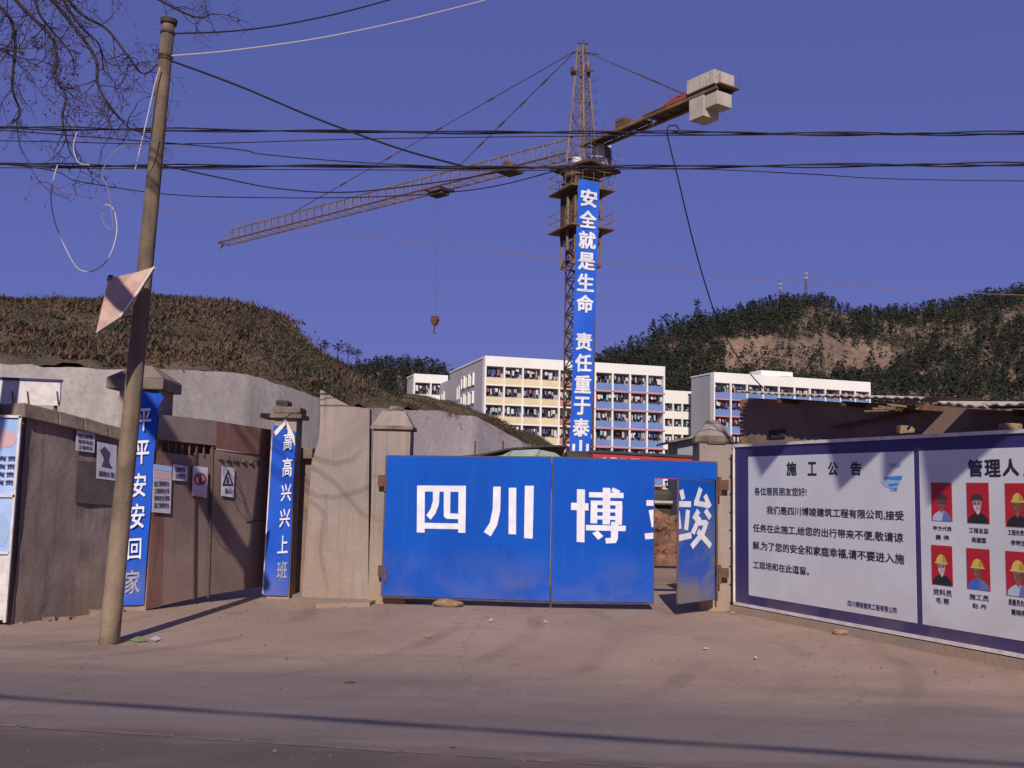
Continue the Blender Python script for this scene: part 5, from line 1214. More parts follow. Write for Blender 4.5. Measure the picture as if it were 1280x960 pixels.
# second sheet: title and portraits
for ch, xa_, xb_ in (('管', 1211, 1229.5), ('理', 1232, 1252), ('人', 1254.5, 1275), ('员', 1280, 1302)):
    btext(ch, xa_, 596 - (1 if xa_ > 1250 else 0), 574.5 - (1 if xa_ > 1250 else 0), xb_, bold=.032)
def portrait(x0_, y0_, x1_, y1_, skin, shirt, hat, seed_, label):
    a = Bq(x0_, y1_); b = Bq(x0_, y0_); u0 = (a - BP0).dot(bd); u1 = U(x1_, y1_); H = b.z - a.z; Wd = u1 - u0
    o = MB().prism([bq(u0, a.z, .012), bq(u1, a.z, .012), bq(u1, b.z, .012), bq(u0, b.z, .012)], bn * -.004).build('portrait_photo', M['photo_red'], board); o['label'] = label
    f = lambda x_, y_, off: bq(u0 + Wd * x_, a.z + H * y_, .012 + off)
    rr_ = random.Random(seed_); hx = .5 + rr_.uniform(-.03, .03); hy = .46 + rr_.uniform(-.02, .03); sc = rr_.uniform(.92, 1.12)
    MB().add([f(.04, .004, .001), f(.06, .12, .001), f(.2, .2, .001), f(.38, .26, .001), f(.62, .26, .001), f(.8, .2, .001), f(.94, .12, .001), f(.96, .004, .001)], [tuple(range(8))]).build('printed_shirt', shirt, o)
    MB().add([f(.4, .28, .002), f(.5, .2, .002), f(.6, .28, .002), f(.58, .36, .002), f(.42, .36, .002)], [(0, 1, 2, 3, 4)]).build('printed_neck', skin, o)
    MB().add([f(hx + .21 * sc * math.cos(i * .3927) * (1 if math.sin(i * .3927) > 0 else .85), hy + .2 * sc * math.sin(i * .3927), .003) for i in range(16)], [tuple(range(16))]).build('printed_face', skin, o)
    hd = M['helmet'] if hat else M['hair']
    MB().add([f(hx + .26 * sc * math.cos(i * .3142), hy + .07 * sc + (.24 if hat else .16) * sc * math.sin(i * .3142), .004) for i in range(11)], [tuple(range(11))]).build('printed_helmet' if hat else 'printed_hair', hd, o)
    if hat: MB().add([f(hx - .32 * sc, hy + .07, .005), f(hx + .32 * sc, hy + .07, .005), f(hx + .3 * sc, hy + .11, .005), f(hx - .3 * sc, hy + .11, .005)], [(0, 1, 2, 3)]).build('printed_brim', hd, o)
    mb_ = MB()
    for e in (-.085, .085): mb_.add([f(hx + e - .03, hy, .005), f(hx + e + .03, hy, .005), f(hx + e + .03, hy + .025, .005), f(hx + e - .03, hy + .025, .005)], [(0, 1, 2, 3)])
    mb_.add([f(hx - .05, hy - .12, .005), f(hx + .05, hy - .12, .005), f(hx + .04, hy - .1, .005), f(hx - .04, hy - .1, .005)], [(0, 1, 2, 3)])
    mb_.build('printed_features', M['hair'], o)
    dk = M['skin_shade'] if skin is M['skin'] else M['pale_shade']
    MB().add([f(hx + .10, hy + .06, .0035), f(hx + .19 * sc, hy + .04, .0035), f(hx + .17 * sc, hy - .08, .0035), f(hx + .09, hy - .16 * sc, .0035), f(hx + .04, hy - .19 * sc, .0035), f(hx + .09, hy - .06, .0035)], [(0, 1, 2, 3, 4, 5)]).build('printed_cheek', dk, o)
    MB().add([f(hx - .02, hy, .0055), f(hx + .02, hy, .0055), f(hx + .035, hy - .065, .0055), f(hx - .03, hy - .065, .0055)], [(0, 1, 2, 3)]).build('printed_nose', dk, o)
    if seed_ in (0, 1, 3):
        mg = MB()
        for e in (-.09, .09):
            for dx_0, dy_0, dx_1, dy_1 in ((-.065, .045, .065, .058), (-.065, -.02, .065, -.008), (-.065, -.02, -.05, .058), (.05, -.02, .065, .058)):
                mg.add([f(hx + e + dx_0, hy + dy_0, .006), f(hx + e + dx_1, hy + dy_0, .006), f(hx + e + dx_1, hy + dy_1, .006), f(hx + e + dx_0, hy + dy_1, .006)], [(0, 1, 2, 3)])
        mg.build('printed_glasses', M['hair'], o)
    if hat: MB().add([f(hx + .05, hy + .12, .0055), f(hx + .24 * sc, hy + .12, .0055), f(hx + .20 * sc, hy + .22, .0055), f(hx + .08, hy + .28, .0055)], [(0, 1, 2, 3)]).build('printed_helmet_shade', M['helmet_dark'], o)
    MB().add([f(.5, .004, .002), f(.96, .004, .002), f(.94, .12, .002), f(.8, .2, .002), f(.6, .255, .002)], [(0, 1, 2, 3, 4)]).build('printed_fold', M['shirt_dark'] if shirt is M['shirt_dark'] else M['shirt_fold'], o)
P_ = lambda x_, y_: (1140 + x_ / 3.557, 550 + y_ / 3.557)
rows_ = [((92, 190, 183, 358), M['skin'], M['shirt_pale'], 0, 'portrait on red, bare head and pale shirt'), ((250, 190, 348, 368), M['skin_pale'], M['shirt_dark'], 0, 'portrait on red, pale face and dark shirt'),
         ((422, 192, 530, 384), M['skin'], M['shirt_dark'], 1, 'portrait on red, yellow helmet, upper row'), ((93, 466, 185, 640), M['skin_pale'], M['shirt_dark'], 1, 'portrait on red, helmet and glasses, lower row'),
         ((250, 480, 352, 660), M['skin'], M['shirt_blue'], 1, 'portrait on red, helmet and blue shirt'), ((425, 493, 535, 690), M['skin'], M['shirt_pale'], 1, 'portrait on red, helmet and grey shirt')]
for k, (q, sk, shm, hat, lb) in enumerate(rows_):
    x_0, y_0 = P_(q[0], q[1]); x_1, y_1 = P_(q[2], q[3]); portrait(x_0, y_0, x_1, y_1, sk, shm, hat, k, lb)
for k in range(2):      # the next pictures of each row lie beyond the frame
    portrait(1316, 605 + 86 * k, 1348, 663 + 90 * k, M['skin'], M['shirt_blue'], 1, 20 + k, 'portrait on red, far right')
for s_, q in (('甲方代表', (98, 402, 381, 180)), ('黄 伟', (108, 443, 420, 168)), ('工程总监', (257, 412, 389, 343)), ('侯建国', (268, 455, 431, 332)), ('工程负责人', (430, 422, 398, 520)), ('李明生', (443, 468, 444, 510)),
              ('资料员', (98, 687, 659, 180)), ('毛 丽', (110, 724, 698, 168)), ('施工员', (259, 708, 682, 345)), ('赵 丹', (272, 746, 724, 335)), ('质量员负责', (433, 733, 705, 520)), ('黄晓明', (445, 778, 750, 512))):
    x0_, yb = P_(q[0], q[1]); _, yt = P_(q[0], q[2]); x1_, _ = P_(q[3], 0); btext(s_, x0_, yb, yt, x1_, bold=.014)
# plinth under the board
MB().prism([bq(-.05, 0, .05), bq(LB, 0, .05), bq(LB, zb0 - .055, .05), bq(-.05, zb0 - .055, .05)], bn * -.3).build('plinth', M['plaster'], board)
brect(.02, zb0 - .052, LB, zb1, -.065, .2, M['brown_wall'], 'rear_wall')

# ---- shed behind the board
SO = -.30
def Sh(x_, y_, off): return onplane(x_, y_, BP0 + bn * off, bn)
shed = thing('lean_to_shed', 'brown walled shed with old corrugated roof rising behind the notice board', 'shed', BP0 - bn * .8)
zsh = 3.05
def sq(u, z, off): return BP0 + bd * u + UZ * z + bn * off
UW = (Sh(934, 520, -.75) - BP0).dot(bd)
zw_ = lambda u: Sh(925, 496, -.75).z + (Sh(1280, 511, -.75).z - Sh(925, 496, -.75).z) * (u - UW) / ((Sh(1280, 511, -.75) - BP0).dot(bd) - UW) - .03
MB().prism([sq(UW, 0, -.75), sq(LB + 2, 0, -.75), sq(LB + 2, zw_(LB + 2), -.75), sq(UW, zw_(UW), -.75)], bn * -.2).build('wall', M['brown_wall'], shed)
MB().prism([sq(UW, 0, -.955), sq(UW + .2, 0, -.955), sq(UW + .2, zw_(UW + .2), -.955), sq(UW, zw_(UW), -.955)], bn * -3.5).build('side_wall', M['brown_wall'], shed)
# bricks showing at the near end of the wall
bsrc = None
z = 2.0; k = 0
while z < zw_(UW) - .05:
    for i in range(2):
        w_ = .22 if (k + i) % 2 == 0 else .13
        o_ = MB().box((0, 0, 0), (w_, .1, .055)).build('brick', M['brick'], shed, local=True) if (bsrc is None or k < 2) else None
        if o_ is None: o_ = inst(bsrc[(k + i) % 2], shed)
        elif bsrc is None: bsrc = [o_, None]
        elif bsrc[1] is None: bsrc[1] = o_
        u0_ = UW - .2; u = u0_ if i == 0 else u0_ + (.225 if (k) % 2 == 0 else .135)
        q_ = sq(u, z, -.765 + rnd.uniform(0, .01)) - shed.location; o_.location = q_; o_.rotation_euler = (0, 0, bphi)
    z += .066; k += 1
vo_ = MB().box((0, 0, 0), (.36, .04, .12)).build('vent_opening', M['tarp_dark'], shed, local=True)
vo_.location = Sh(961, 548, -.73) - shed.location; vo_.rotation_euler = (0, 0, bphi)
# corrugated roof sheets
def corr(u0, u1, o0, o1, zf0, zf1, zr0, zr1, m, nm, waves=None, amp=.014, sag=0.0):
    n_ = int((u1 - u0) / .045); mb_ = MB(); V = []
    for j, (off, za_, zb_3) in enumerate(((o0, zf0, zf1), (o0 + (o1 - o0) * .5, (zf0 + zr0) / 2 - sag, (zf1 + zr1) / 2 - sag), (o1, zr0, zr1))):
        for i in range(n_ + 1):
            f = i / n_; u = u0 + (u1 - u0) * f
            V.append(sq(u, za_ + (zb_3 - za_) * f + amp * math.sin(u / .15 * 6.2832) + .012 * noise.noise(Vector((u * 3, off, 1))), off + .05 * noise.noise(Vector((u * 1.2, off * 3, 7)))))
    N1 = len(V); V += [v - UZ * .012 for v in V]
    Fs = []
    for j in range(2):
        for i in range(n_):
            a = j * (n_ + 1) + i; Fs += [(a, a + 1, a + n_ + 2, a + n_ + 1), (N1 + a, N1 + a + n_ + 1, N1 + a + n_ + 2, N1 + a + 1)]
    for i in range(n_): Fs += [(i, N1 + i, N1 + i + 1, i + 1)]
    return mb_.add(V, Fs).build(nm, m, shed)
zE = lambda x_, y_, off: Sh(x_, y_, off).z
def zrear(u):
    p_, q_ = Sh(1165, 492.5, -2.8), Sh(1280, 500, -2.8); up, uq = (p_ - BP0).dot(bd), (q_ - BP0).dot(bd)
    return p_.z + (q_.z - p_.z) * (u - up) / (uq - up)
def uo(x_, y_, off): return (Sh(x_, y_, off) - BP0).dot(bd)
of = -.35
pts_ = [(920, 489), (985, 492.5), (1050, 495.5), (1105, 497.5), (1150, 499)]
for k in range(4):
    a, b = pts_[k], pts_[k + 1]
    corr(uo(*a, of) - .03, uo(*b, of) + .05, of - .03 * (k % 2), -2.8, zE(*a, of) + .008 * k, zE(*b, of) + .006 * k, zE(*a, of) + .06, zE(*b, of) + .06, M['tin_roof'], 'roof_sheet')
of2 = -.12
a, b = (1165, 502), (1235, 508)
ua, ub = uo(*a, of2), uo(*b, of2); corr(ua, ub, of2, -2.8, zE(*a, of2), zE(*b, of2), zrear(ua) + .02, zrear(ub) + .02, M['tin_roof'], 'roof_sheet')
a, b = (1232, 508), (1300, 506)
ua, ub = uo(*a, of2) - .05, uo(*b, of2) + 1.5; sl_ = (zE(*b, of2) - zE(*a, of2)) / (uo(*b, of2) - uo(*a, of2)); corr(ua, ub, of2 - .02, -2.8, zE(*a, of2) + .03, zE(*a, of2) + .03 + sl_ * (ub - ua), zrear(ua), zrear(ub), M['tin_roof'], 'roof_sheet')
for k in range(5): MB().bar(sq(.5 + k * 1.3, zw_(.5 + k * 1.3) - .02, -.4), sq(.5 + k * 1.3, zw_(.5 + k * 1.3) - .02, -2.7), .045).build('rafter', M['rust'], shed)
MB().bar(Sh(1040, 534, -.68), Sh(1150, 512, -.68), .022).build('leaning_rod', M['rust'], shed)
mb = MB()
for k in range(12):
    c = sq(uo(1130, 512, -.5) + rnd.uniform(-.35, .4), zE(1130, 509, -.5) + rnd.uniform(-.03, .05), -.5 + rnd.uniform(-.1, .1)); a_ = Vector((rnd.uniform(-.3, .3), rnd.uniform(-.3, .3), rnd.uniform(-.03, .03))); mb.bar(c - a_, c + a_, .015, 4)
mb.build('loose_thatch', M['stone'], shed)
for k, (x_, y_) in enumerate(((1132, 538), (1262, 536))):
    c = Sh(x_, y_, -.5 if k < 1 else -.18); o_ = rough(MB().box(c - Vector((.09, .07, .04)), c + Vector((.09, .07, .05))), .02, 8, k).build('loose_stone', M['stone'], shed, bevel=.015)

# ================================================================== UTILITY POLE, CABLES, SIGN
pb, pt = at(136, 800, 10.62), at(211, 28, 10.62); pb.z = -.1
pole = thing('utility_pole', 'tall leaning concrete utility pole in front of the side gate', 'pole', (pb.x, pb.y, 0))
n = 14; MB().tube([pb.lerp(pt, i / n) for i in range(n + 1)], [.105 - .037 * i / n for i in range(n + 1)], 20).build('shaft', M['pole'], pole, smooth=True)
pd = (pt - pb).normalized()
MB().tube([pt - pd * .02, pt + pd * .03], [.088, .092], 16).build('top_collar', M['tarp_dark'], pole)
for y_ in (42, 72, 76): q_ = pb.lerp(pt, (800 - y_) / 772.0); MB().tube([q_ - pd * .012, q_ + pd * .012], .08, 14).build('clamp_band', M['tarp_dark'], pole)
# bent tin sign tied to the pole
sgn = thing('bent_tin_sign', 'bent and faded red tin sheet tied to the utility pole', 'sign', at(160, 380, 10.3))
V = [at(193, 333.5, 10.42), at(168, 341, 10.32), at(136, 347.5, 10.1), at(128, 380, 9.98), at(120, 416, 9.8), at(150, 396.5, 10.0), at(172, 366, 10.2), at(152, 368, 10.12)]
Fm = [(0, 1, 7, 6), (1, 2, 3, 7), (7, 3, 4, 5), (6, 7, 5)]
bk = Vector((.01, .03, .0)); NV_ = len(V)
MB().add(V + [v + bk for v in V], Fm + [tuple(NV_ + i for i in f[::-1]) for f in Fm]).build('sheet', M['sign_red'], sgn)
MB().tube([v + Vector((0, -.008, 0)) for v in (V[0], V[6], V[5])], [.008, .013, .01]).build('folded_edge', M['white_edge'], sgn)
MB().bar(V[5] + bk, pb.lerp(pt, (800 - 398) / 772.0), .012).build('tie_wire', M['rust'], sgn)
MB().bar(V[1] + bk, pb.lerp(pt, (800 - 345) / 772.0), .012).build('tie_wire', M['rust'], sgn)
MB().bar(V[2] + Vector((.0, .02, -.03)), V[2] + Vector((-.0, .06, .03)), .03).build('corner_bolt', M['tarp_dark'], sgn)

def smooth_pts(pp, n_=8):
    out = []
    for i in range(len(pp) - 1):
        p0_, p1_, p2_, p3_ = pp[max(i - 1, 0)], pp[i], pp[i + 1], pp[min(i + 2, len(pp) - 1)]
        for k_ in range(n_):
            t_ = k_ / n_; out.append(.5 * ((2 * p1_) + (p2_ - p0_) * t_ + (2 * p0_ - 5 * p1_ + 4 * p2_ - p3_) * t_ ** 2 + (3 * p1_ - p0_ - 3 * p2_ + p3_) * t_ ** 3))
    out.append(pp[-1]); return out
def cable(label, pix, r, m=None, strands=1, nm='cable', grp='overhead cables'):
    pp = smooth_pts([at(*q) for q in pix], 10); mb_ = MB()
    if strands == 1: mb_.tube(pp, r, 6)
    else:
        for s_ in range(strands):
            ph = s_ * 2.4
            mb_.tube([p_ + Vector((0, .014 * math.cos(i * .7 + ph), .010 * math.sin(i * .7 + ph) * (1 + .6 * math.sin(i * .13)) + .012 * math.sin(i * .21 + ph * 2))) for i, p_ in enumerate(pp)], r, 5)
    o_ = mb_.build(nm, m or M['cable']); return tag(o_, label, 'cable', grp)
EX = -560; EY = 1840
cable('upper thick twisted cable crossing the whole sky past the crane jib', [(EX, 158, 11.2), (-100, 159, 11.2), (150, 162, 11.2), (400, 163.5, 11.2), (640, 166, 11.2), (840, 166, 11.2), (1100, 167, 11.2), (1380, 166, 11.2), (EY, 163, 11.2)], .0085, strands=3)
cable('lower thick twisted cable crossing the whole sky past the crane cage', [(EX, 202, 11.3), (-100, 204, 11.3), (150, 208, 11.3), (400, 207, 11.3), (640, 210, 11.3), (800, 209, 11.3), (1100, 206, 11.3), (1380, 205, 11.3), (EY, 200, 11.3)], .009, strands=3)
cable('thin companion wire just under the upper thick cable', [(EX, 170, 11.5), (0, 176, 11.5), (212, 180, 11.5), (440, 174, 11.5), (640, 171, 11.5), (900, 169, 11.5), (1380, 166, 11.5), (EY, 163, 11.5)], .006)
cable('thin companion wire sagging under the lower thick cable at right', [(EX, 206, 11.4), (212, 211, 11.4), (640, 213, 11.4), (850, 211, 11.4), (1000, 217, 11.4), (1130, 224, 11.4), (1380, 226, 11.4), (EY, 220, 11.4)], .0055)
cable('black cable rising from the pole top to the upper edge', [(216, 42, 10.6), (300, 38, 10.8), (390, 24, 11.2), (500, -4, 12), (760, -80, 14)], .009)
cable('pale cable rising from the pole below its top collar', [(214, 70, 10.6), (300, 62, 10.9), (430, 42, 11.4), (600, 2, 12.4), (860, -70, 15)], .009, M['cable_pale'])
cable('thick black cable slanting down from the pole top toward the jib', [(214, 76, 10.6), (300, 108, 11.5), (400, 150, 13), (500, 186, 15), (570, 207, 17), (760, 240, 21), (1000, 300, 30)], .013) if False else None
cable('thick black cable slanting down from the pole top to the lower twisted cable', [(214, 76, 10.6), (300, 108, 10.8), (400, 150, 10.95), (500, 186, 11.1), (580, 208, 11.3)], .012)
cable('thin wire from the pole converging with the lower twisted cable', [(EX, 120, 11.1), (212, 179, 11.0), (330, 193, 11.1), (450, 203, 11.2), (600, 210, 11.3)], .007)
cable('thin slack wire dipping right of the pole to the jib', [(205, 207, 10.7), (270, 221, 11.2), (350, 236, 11.4), (440, 240, 11.4), (560, 226, 11.4), (640, 212, 11.35)], .008)
cable('thin level wire passing behind the pole at jib tip height', [(EX, 168, 12.5), (0, 205, 12.5), (100, 227, 12.5), (212, 243, 12.5), (330, 247, 12.5), (470, 246, 12.3), (600, 236, 11.8), (700, 212, 11.35)], .007)
cable('long thin reddish wire sloping down behind the crane mast', [(EX, 120, 40), (0, 225, 40), (150, 253, 40), (330, 279, 40), (560, 308, 40), (760, 330, 40), (1000, 352, 40), (1280, 369, 40), (EY, 380, 40)], .014, M['cable_red'])
cable('black cable hanging in a loop from the upper twisted cable down to the shed', [(840, 166, 11.2), (848, 163, 11.2), (845, 157, 11.2), (836, 158, 11.2), (834, 166, 11.2), (838, 185, 11.25), (848, 225, 11.3), (864, 292, 11.6), (880, 350, 12.2), (895, 394, 12.8), (918, 440, 13.3), (940, 470, 13.6), (957, 488, 13.8)], .0085)
cable('white cord dangling in a long loop left of the utility pole', [(72, 206, 9.8), (64, 240, 9.8), (68, 275, 9.8), (82, 310, 9.8), (98, 336, 9.85), (118, 338, 9.9), (136, 322, 10), (146, 290, 10.1), (142, 262, 10.2), (131, 255, 10.3)], .007, M['cable_pale'], nm='cord', grp='white cords hanging by the pole')
cable('white cord running down beside the top of the pole', [(200, 84, 10.5), (194, 104, 10.48), (188, 130, 10.45), (180, 165, 10.4), (169, 212, 10.35)], .0075, M['cable_pale'], nm='cord', grp='white cords hanging by the pole')
cable('grey cord hooked through the twigs left of the pole', [(131, 255, 10.1), (128, 275, 10.1), (141, 286, 10.1), (136, 240, 10.1), (128, 215, 10.1), (148, 186, 10.1), (180, 182, 10.3), (197, 170, 10.5)], .005, mat('grey_cord', (0.22, 0.2, 0.26), .8, grain=0), nm='cord', grp='white cords hanging by the pole')
cable('white cord scrap hanging across the lower twigs', [(96, 165, 9.6), (92, 185, 9.6), (98, 203, 9.6), (112, 206, 9.6)], .006, M['cable_pale'], nm='cord', grp='white cords hanging by the pole')
# the two posts that carry the cables, outside the picture on both sides
for X_, lb in ((at(EX, 200, 11.3).x, 'plain utility pole far left carrying the crossing cables'), (at(EY, 200, 11.3).x, 'plain utility pole far right carrying the crossing cables')):
    t = thing('utility_pole', lb, 'pole', (X_, 11.3, 0), group='poles carrying the overhead cables')
    MB().tube([(X_, 11.45, -.1), (X_, 11.45, 7.2)], [.13, .09], 14).build('shaft', M['pole'], t, smooth=True)
    MB().box((X_ - .05, 10.6, 5.2), (X_ + .05, 12.3, 5.3)).build('crossarm', M['rust'], t)
# road-side line behind the viewer whose shadow crosses the road
s1 = gp(0, 868); s2 = gp(1280, 953); kk = 17.5
a_ = s1.lerp(s2, -1.2) + SUN_TO * kk; b_ = s1.lerp(s2, 2.2) + SUN_TO * kk
mb = MB()
for s_ in range(2): mb.tube([a_.lerp(b_, i / 60) + Vector((0, .014 * math.sin(i * .8 + s_ * 3), .014 * math.cos(i * .8 + s_ * 3) - .0 + .35 * ((i / 30 - 1) ** 2 - 1) * .3)) for i in range(61)], .02, 5)
tag(mb.build('cable', M['cable']), 'twisted overhead cable along the near side of the road, behind the viewer', 'cable', 'overhead cables')
for q_, lb in ((a_, 'left roadside pole behind the viewer'), (b_, 'right roadside pole behind the viewer')):
    t = thing('roadside_pole', lb, 'pole', (q_.x, q_.y, 0), group='poles on the near side of the road')
    MB().tube([(q_.x, q_.y + .12, 0), (q_.x, q_.y + .12, q_.z + .3)], [.15, .1], 12).build('shaft', M['pole'], t, smooth=True)

# ================================================================== BARE TREE (upper left)
tb = Vector((-9.2, 12.6, 0))
tree = thing('bare_tree', 'leafless tree whose dark drooping twigs hang into the upper left sky', 'tree', tb)
MB().tube([tb, tb + Vector((.1, .1, 1.5)), tb + Vector((.25, .2, 3.2)), tb + Vector((.4, .3, 6.0)), tb + Vector((.5, .4, 8.6))], [.26, .2, .17, .15, .12], 12).build('trunk', M['bark'], tree, smooth=True)
fork = tb + Vector((.45, .35, 7.6))
limbs = [[(-150, -150, 7.2), (-60, -80, 7.4), (30, -18, 7.6), (52, 22, 7.7), (82, 58, 7.8), (97, 82, 7.8)],
         [(-100, -200, 7.0), (20, -110, 7.5), (72, -12, 7.9), (100, 32, 8.0), (124, 56, 8.0), (129, 88, 8.1)],
         [(-60, -260, 7.0), (40, -90, 7.8), (90, 6, 8.2), (133, 36, 8.3), (160, 70, 8.3), (180, 92, 8.4), (205, 72, 8.4)],
         [(-200, -60, 7.0), (-60, -20, 7.2), (4, 12, 7.3), (19, 52, 7.4), (15, 108, 7.4), (25, 140, 7.5), (14, 155, 7.5)],
         [(20, -200, 8.0), (110, -60, 8.3), (180, -12, 8.6), (222, 12, 8.7), (248, 22, 8.8), (262, 18, 8.8)],
         [(-300, -100, 7.0), (-120, 30, 7.2), (-40, 60, 7.2), (0, 61, 7.3), (30, 66, 7.3)],
         [(-40, -140, 7.2), (40, -30, 7.6), (82, 20, 7.8), (118, 70, 7.9), (122, 104, 7.9), (134, 128, 7.9), (152, 150, 8.0), (168, 163, 8.0), (200, 166, 8.1)],
         [(-60, -100, 7.2), (20, 0, 7.4), (66, 50, 7.5), (70, 95, 7.5), (82, 120, 7.5), (78, 150, 7.5), (88, 192, 7.5)]]
rt = random.Random(21); tw = MB(); tw2 = MB()
def twig(p_, d_, L, r, depth, droop):
    n_ = 5; pts__ = [p_.copy()]; cur = p_.copy(); dd_ = d_.normalized()
    for i in range(n_):
        dd_ = (dd_ + Vector((rt.gauss(0, .28), rt.gauss(0, .28), rt.gauss(0, .28) - droop))).normalized(); cur = cur + dd_ * (L / n_); pts__.append(cur.copy())
    if depth >= 2 and r < .0052: tw2.tube(pts__, [max(.0024, r * (1 - .6 * i / n_)) for i in range(n_ + 1)], 3)
    else: tw.tube(pts__, [max(.003, r * (1 - .6 * i / n_)) for i in range(n_ + 1)], 4)
    if depth < 3:
        for _ in range(rt.choice([2, 3, 3]) if depth < 2 else rt.choice([1, 2, 3])):
            i = rt.randrange(1, n_ + 1); twig(pts__[i], (pts__[i] - pts__[i - 1]) + Vector((rt.gauss(0, .12), rt.gauss(0, .12), rt.gauss(0, .12))), L * rt.uniform(.35, .75), r * .66, depth + 1, droop)
    if depth == 3:
        for _ in range(4):                       # seed tufts at the ends
            e = pts__[-1] + Vector((rt.gauss(0, .02), rt.gauss(0, .02), rt.gauss(0, .02))); s_ = .02
            tw2.add([e + Vector((rt.uniform(-s_, s_), rt.uniform(-s_, s_), rt.uniform(-s_, s_))) for _ in range(3)], [(0, 1, 2)])
for k, L_ in enumerate(limbs):
    pp = smooth_pts([at(q[0], q[1], q[2] * 1.52) for q in L_], 6); n_ = len(pp)
    start = [fork, fork.lerp(pp[0], .5) + Vector((0, 0, .3))]
    full = start + pp; rs = [.08, .05] + [.024 * (1 - .85 * i / n_) + .004 for i in range(n_)]
    MB().tube(full, rs, 7).build('branch', M['bark'], tree, smooth=True)
    for i in range(3, n_, 2):
        for _ in range(rt.choice([0, 1, 1, 2]) if k != 4 else rt.choice([0, 1, 1])):
            d_ = (pp[i] - pp[i - 1]).normalized() * .6 + Vector((rt.gauss(0, .6), rt.gauss(0, .6), rt.gauss(-.1, .6)))
            twig(pp[i], d_, rt.uniform(.25, .8), .0072, 1, .06)
o_ = tw.build('twigs', M['bark'], tree); o_['kind'] = 'stuff'
o_ = tw2.build('fine_twigs', M['twig_red'], tree); o_['kind'] = 'stuff'
# another tree out of the view, near the road: the shadow of its limb falls slanting over the side gate
SA, SB = S(330, 735), S(215, 560); ta, tb_ = 14.5, 14.2
La = SA + SUN_TO * ta; Lb = SB + SUN_TO * tb_; dl = (Lb - La)
rb_ = Vector((-7.4, 1.2, 0))
rtree = thing('roadside_tree', 'big leafless roadside tree beside the viewer, outside the picture', 'tree', rb_)
MB().tube([rb_, rb_ + Vector((.1, .0, 2.5)), rb_ + Vector((.3, .1, 5.5)), rb_ + Vector((.5, .2, 8.5)), rb_ + Vector((.9, .4, 11.5))], [.34, .27, .23, .19, .14], 12).build('trunk', M['bark'], rtree, smooth=True)
MB().tube([rb_ + Vector((.35, .12, 6.5)), Lb + dl * 1.3, Lb + dl * .4, Lb, La.lerp(Lb, .5), La, La - dl * .12], [.16, .155, .15, .145, .135, .12, .08], 12).build('main_limb', M['bark'], rtree, smooth=True)
# finer boughs over the plastered wall
for q in ([(400, 590), (420, 605), (450, 640), (478, 660)], [(395, 620), (420, 622), (455, 612), (475, 600)], [(392, 572), (418, 580), (440, 575), (455, 560)], [(405, 640), (400, 690), (410, 740)]):
    pp = [at(x_, y_, WY) + SUN_TO * 15.5 for x_, y_ in q]; MB().tube([Lb + dl * .6 + Vector((0, 0, 1.2))] + pp, [.02] + [.009] * (len(pp) - 1) + [.004], 6).build('bough', M['bark'], rtree, smooth=True)

# unseen cloth added above the view, its hem cut to shade the board's top
kk = 12.0
hem = [(905, 520), (930, 545), (951, 597), (985, 556), (1004, 540), (1018, 517), (1032, 550), (1048, 615), (1104, 563), (1107, 575), (1103, 604), (1130, 575), (1149, 560), (1160, 634), (1195, 600), (1243, 558), (1300, 520), (1360, 560), (1400, 600), (1460, 520)]
low = [Bq(x_, y_) + SUN_TO * kk for x_, y_ in hem]
hi = [Vector((p_.x, p_.y, 0)) for p_ in low]
for p_, h_ in zip(low, hi): h_.z = (bq(0, 2.62).z + SUN_TO.z * kk)
pn = thing('shadow_caster', 'unseen row of pointed pennants high over the road, above the view', 'shadow_casters', (low[0].x, low[0].y, 0))
mb = MB(); n_ = len(low)
mb.add(low + hi, [(i, i + 1, n_ + i + 1, n_ + i) for i in range(n_ - 1)]); mb.build('shadow_caster_cloth', M['red_cloth'], pn)
MB().bar(hi[0] - (hi[-1] - hi[0]) * .1, hi[-1] + (hi[-1] - hi[0]) * .1, .015).build('line', M['cable'], pn)
for q_ in (hi[0] - (hi[-1] - hi[0]) * .1, hi[-1] + (hi[-1] - hi[0]) * .1):
    pass

# ================================================================== SMALL THINGS ON THE GROUND
def lump(name, label, cat, px_, py_, sx, sy, sz, m, seed=0, z=0.0, group=None):
    p_ = gp(px_, py_, .03); bm = bmesh.new(); bmesh.ops.create_icosphere(bm, subdivisions=3, radius=1)
    for v in bm.verts:
        v.co = Vector((v.co.x * sx, v.co.y * sy, v.co.z * sz)); v.co += noise.noise_vector(v.co * (1.2 / max(sx, sz)) + Vector((seed, 2, 3))) * min(sx, sz) * .35
    me = bpy.data.meshes.new(name); bm.to_mesh(me); bm.free(); me.materials.append(m)
    o_ = bpy.data.objects.new(name, me); C.objects.link(o_); o_.location = p_ + Vector((0, 0, sz * .55 + z)); return tag(o_, label, cat, group)
lump('long_stone', 'long rough stone wedged under the left leaf of the blue gate', 'stone', 560, 758, .22, .10, .07, M['stone'], 1)
lump('stone', 'broken concrete chunk lying at the foot of the notice board', 'stone', 1054, 793, .13, .08, .05, M['stone'], 4)
lump('pebble', 'small brown stone alone on the apron before the gate', 'stone', 535, 797, .035, .03, .014, M['stone'], 5)
lump('dry_leaf', 'curled dark brown leaf on the dusty apron', 'leaf', 437, 853, .05, .02, .008, M['leaf_brown'], 6)
lump('dry_leaf', 'tiny dark leaf near the worn yellow road line', 'leaf', 566, 934, .02, .012, .006, M['leaf_brown'], 7)
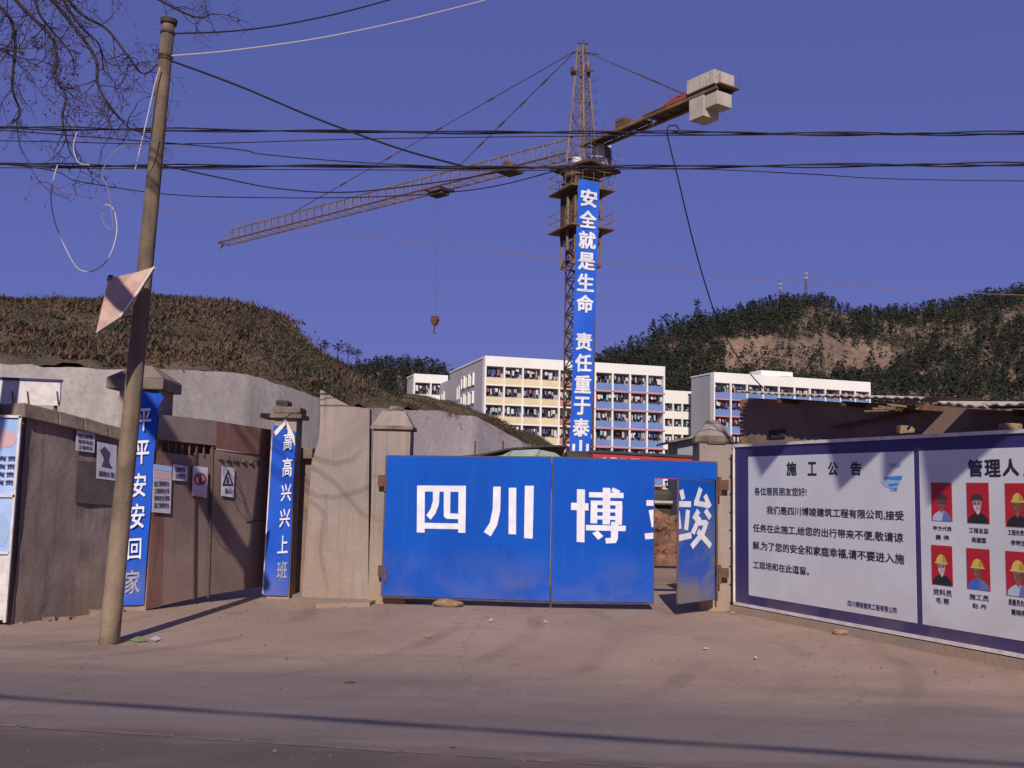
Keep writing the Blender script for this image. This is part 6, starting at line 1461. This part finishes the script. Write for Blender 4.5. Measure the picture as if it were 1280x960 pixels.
def scrap(label, quad, m, nm='paper_scrap', z=.03):
    pp = [gp(x_, y_, z) for x_, y_ in quad]; pp[1].z += .008; pp[-1].z += .004
    mb_ = MB(); mb_.add(pp + [p_ + Vector((0, 0, .004)) for p_ in pp], [tuple(range(len(pp)))[::-1], tuple(range(len(pp), 2 * len(pp)))] + [(i, (i + 1) % len(pp), len(pp) + (i + 1) % len(pp), len(pp) + i) for i in range(len(pp))])
    return tag(mb_.build(nm, m), label, 'litter', 'litter on the apron')
scrap('crumpled green wrapper lying at the foot of the utility pole', [(162, 800), (170, 796), (181, 797), (186, 801), (172, 803)], M['litter_green'], 'wrapper')
scrap('white scrap next to the green wrapper by the utility pole', [(187, 799), (195, 796), (202, 799), (194, 802)], M['litter_white'])
scrap('white paper scrap in the open middle of the apron', [(878, 811), (883, 810), (886, 811), (881, 812)], M['litter_white'])
scrap('white scrap by the corner of the right gate pillar', [(913, 766), (917, 763), (920, 765), (917, 768)], M['litter_white'])
scrap('pale bluish scrap in front of the left gate leaf', [(611, 776), (614, 773), (617, 775), (614, 778)], M['litter_white'])
scrap('tiny pale scrap below the gate seam on the apron', [(679, 777), (682, 776), (685, 778), (681, 779)], M['litter_white'])
scrap('tiny white scrap far right on the apron', [(942, 822), (945, 821), (947, 823), (944, 824)], M['litter_white'])
# pebbles and grit
mb = MB(); rp = random.Random(31)
for k in range(900):
    x_ = rp.uniform(-6, 6.5); y_ = rp.uniform(5, 14.3) if rp.random() < .5 else rp.gauss(13.9, .5)
    s_ = rp.uniform(.004, .012) * (1.5 if rp.random() < .04 else 1)
    c = Vector((x_, y_, .028)); mb.add([c + Vector((math.cos(i * 1.57 + k) * s_, math.sin(i * 1.57 + k) * s_, 0)) for i in range(4)] + [c + Vector((0, 0, s_ * 1.1))], [(0, 1, 4), (1, 2, 4), (2, 3, 4), (3, 0, 4)])
tag(mb.build('gravel', M['grit']), kind='stuff')
# low concrete strip at the foot of the walls
t = thing('kerb_slab', 'low broken concrete slab edge at the foot of the plastered wall', 'slab', (at(420, 752, 14.6).x, 14.6, 0))
V = [gp(365, 754), gp(395, 762), gp(462, 760), gp(478, 752), gp(478, 745), gp(365, 745)]
rough(MB().prism([v + UZ * 0 for v in V], (0, 0, .075)), .02, 3).build('slab', M['plaster'], t)
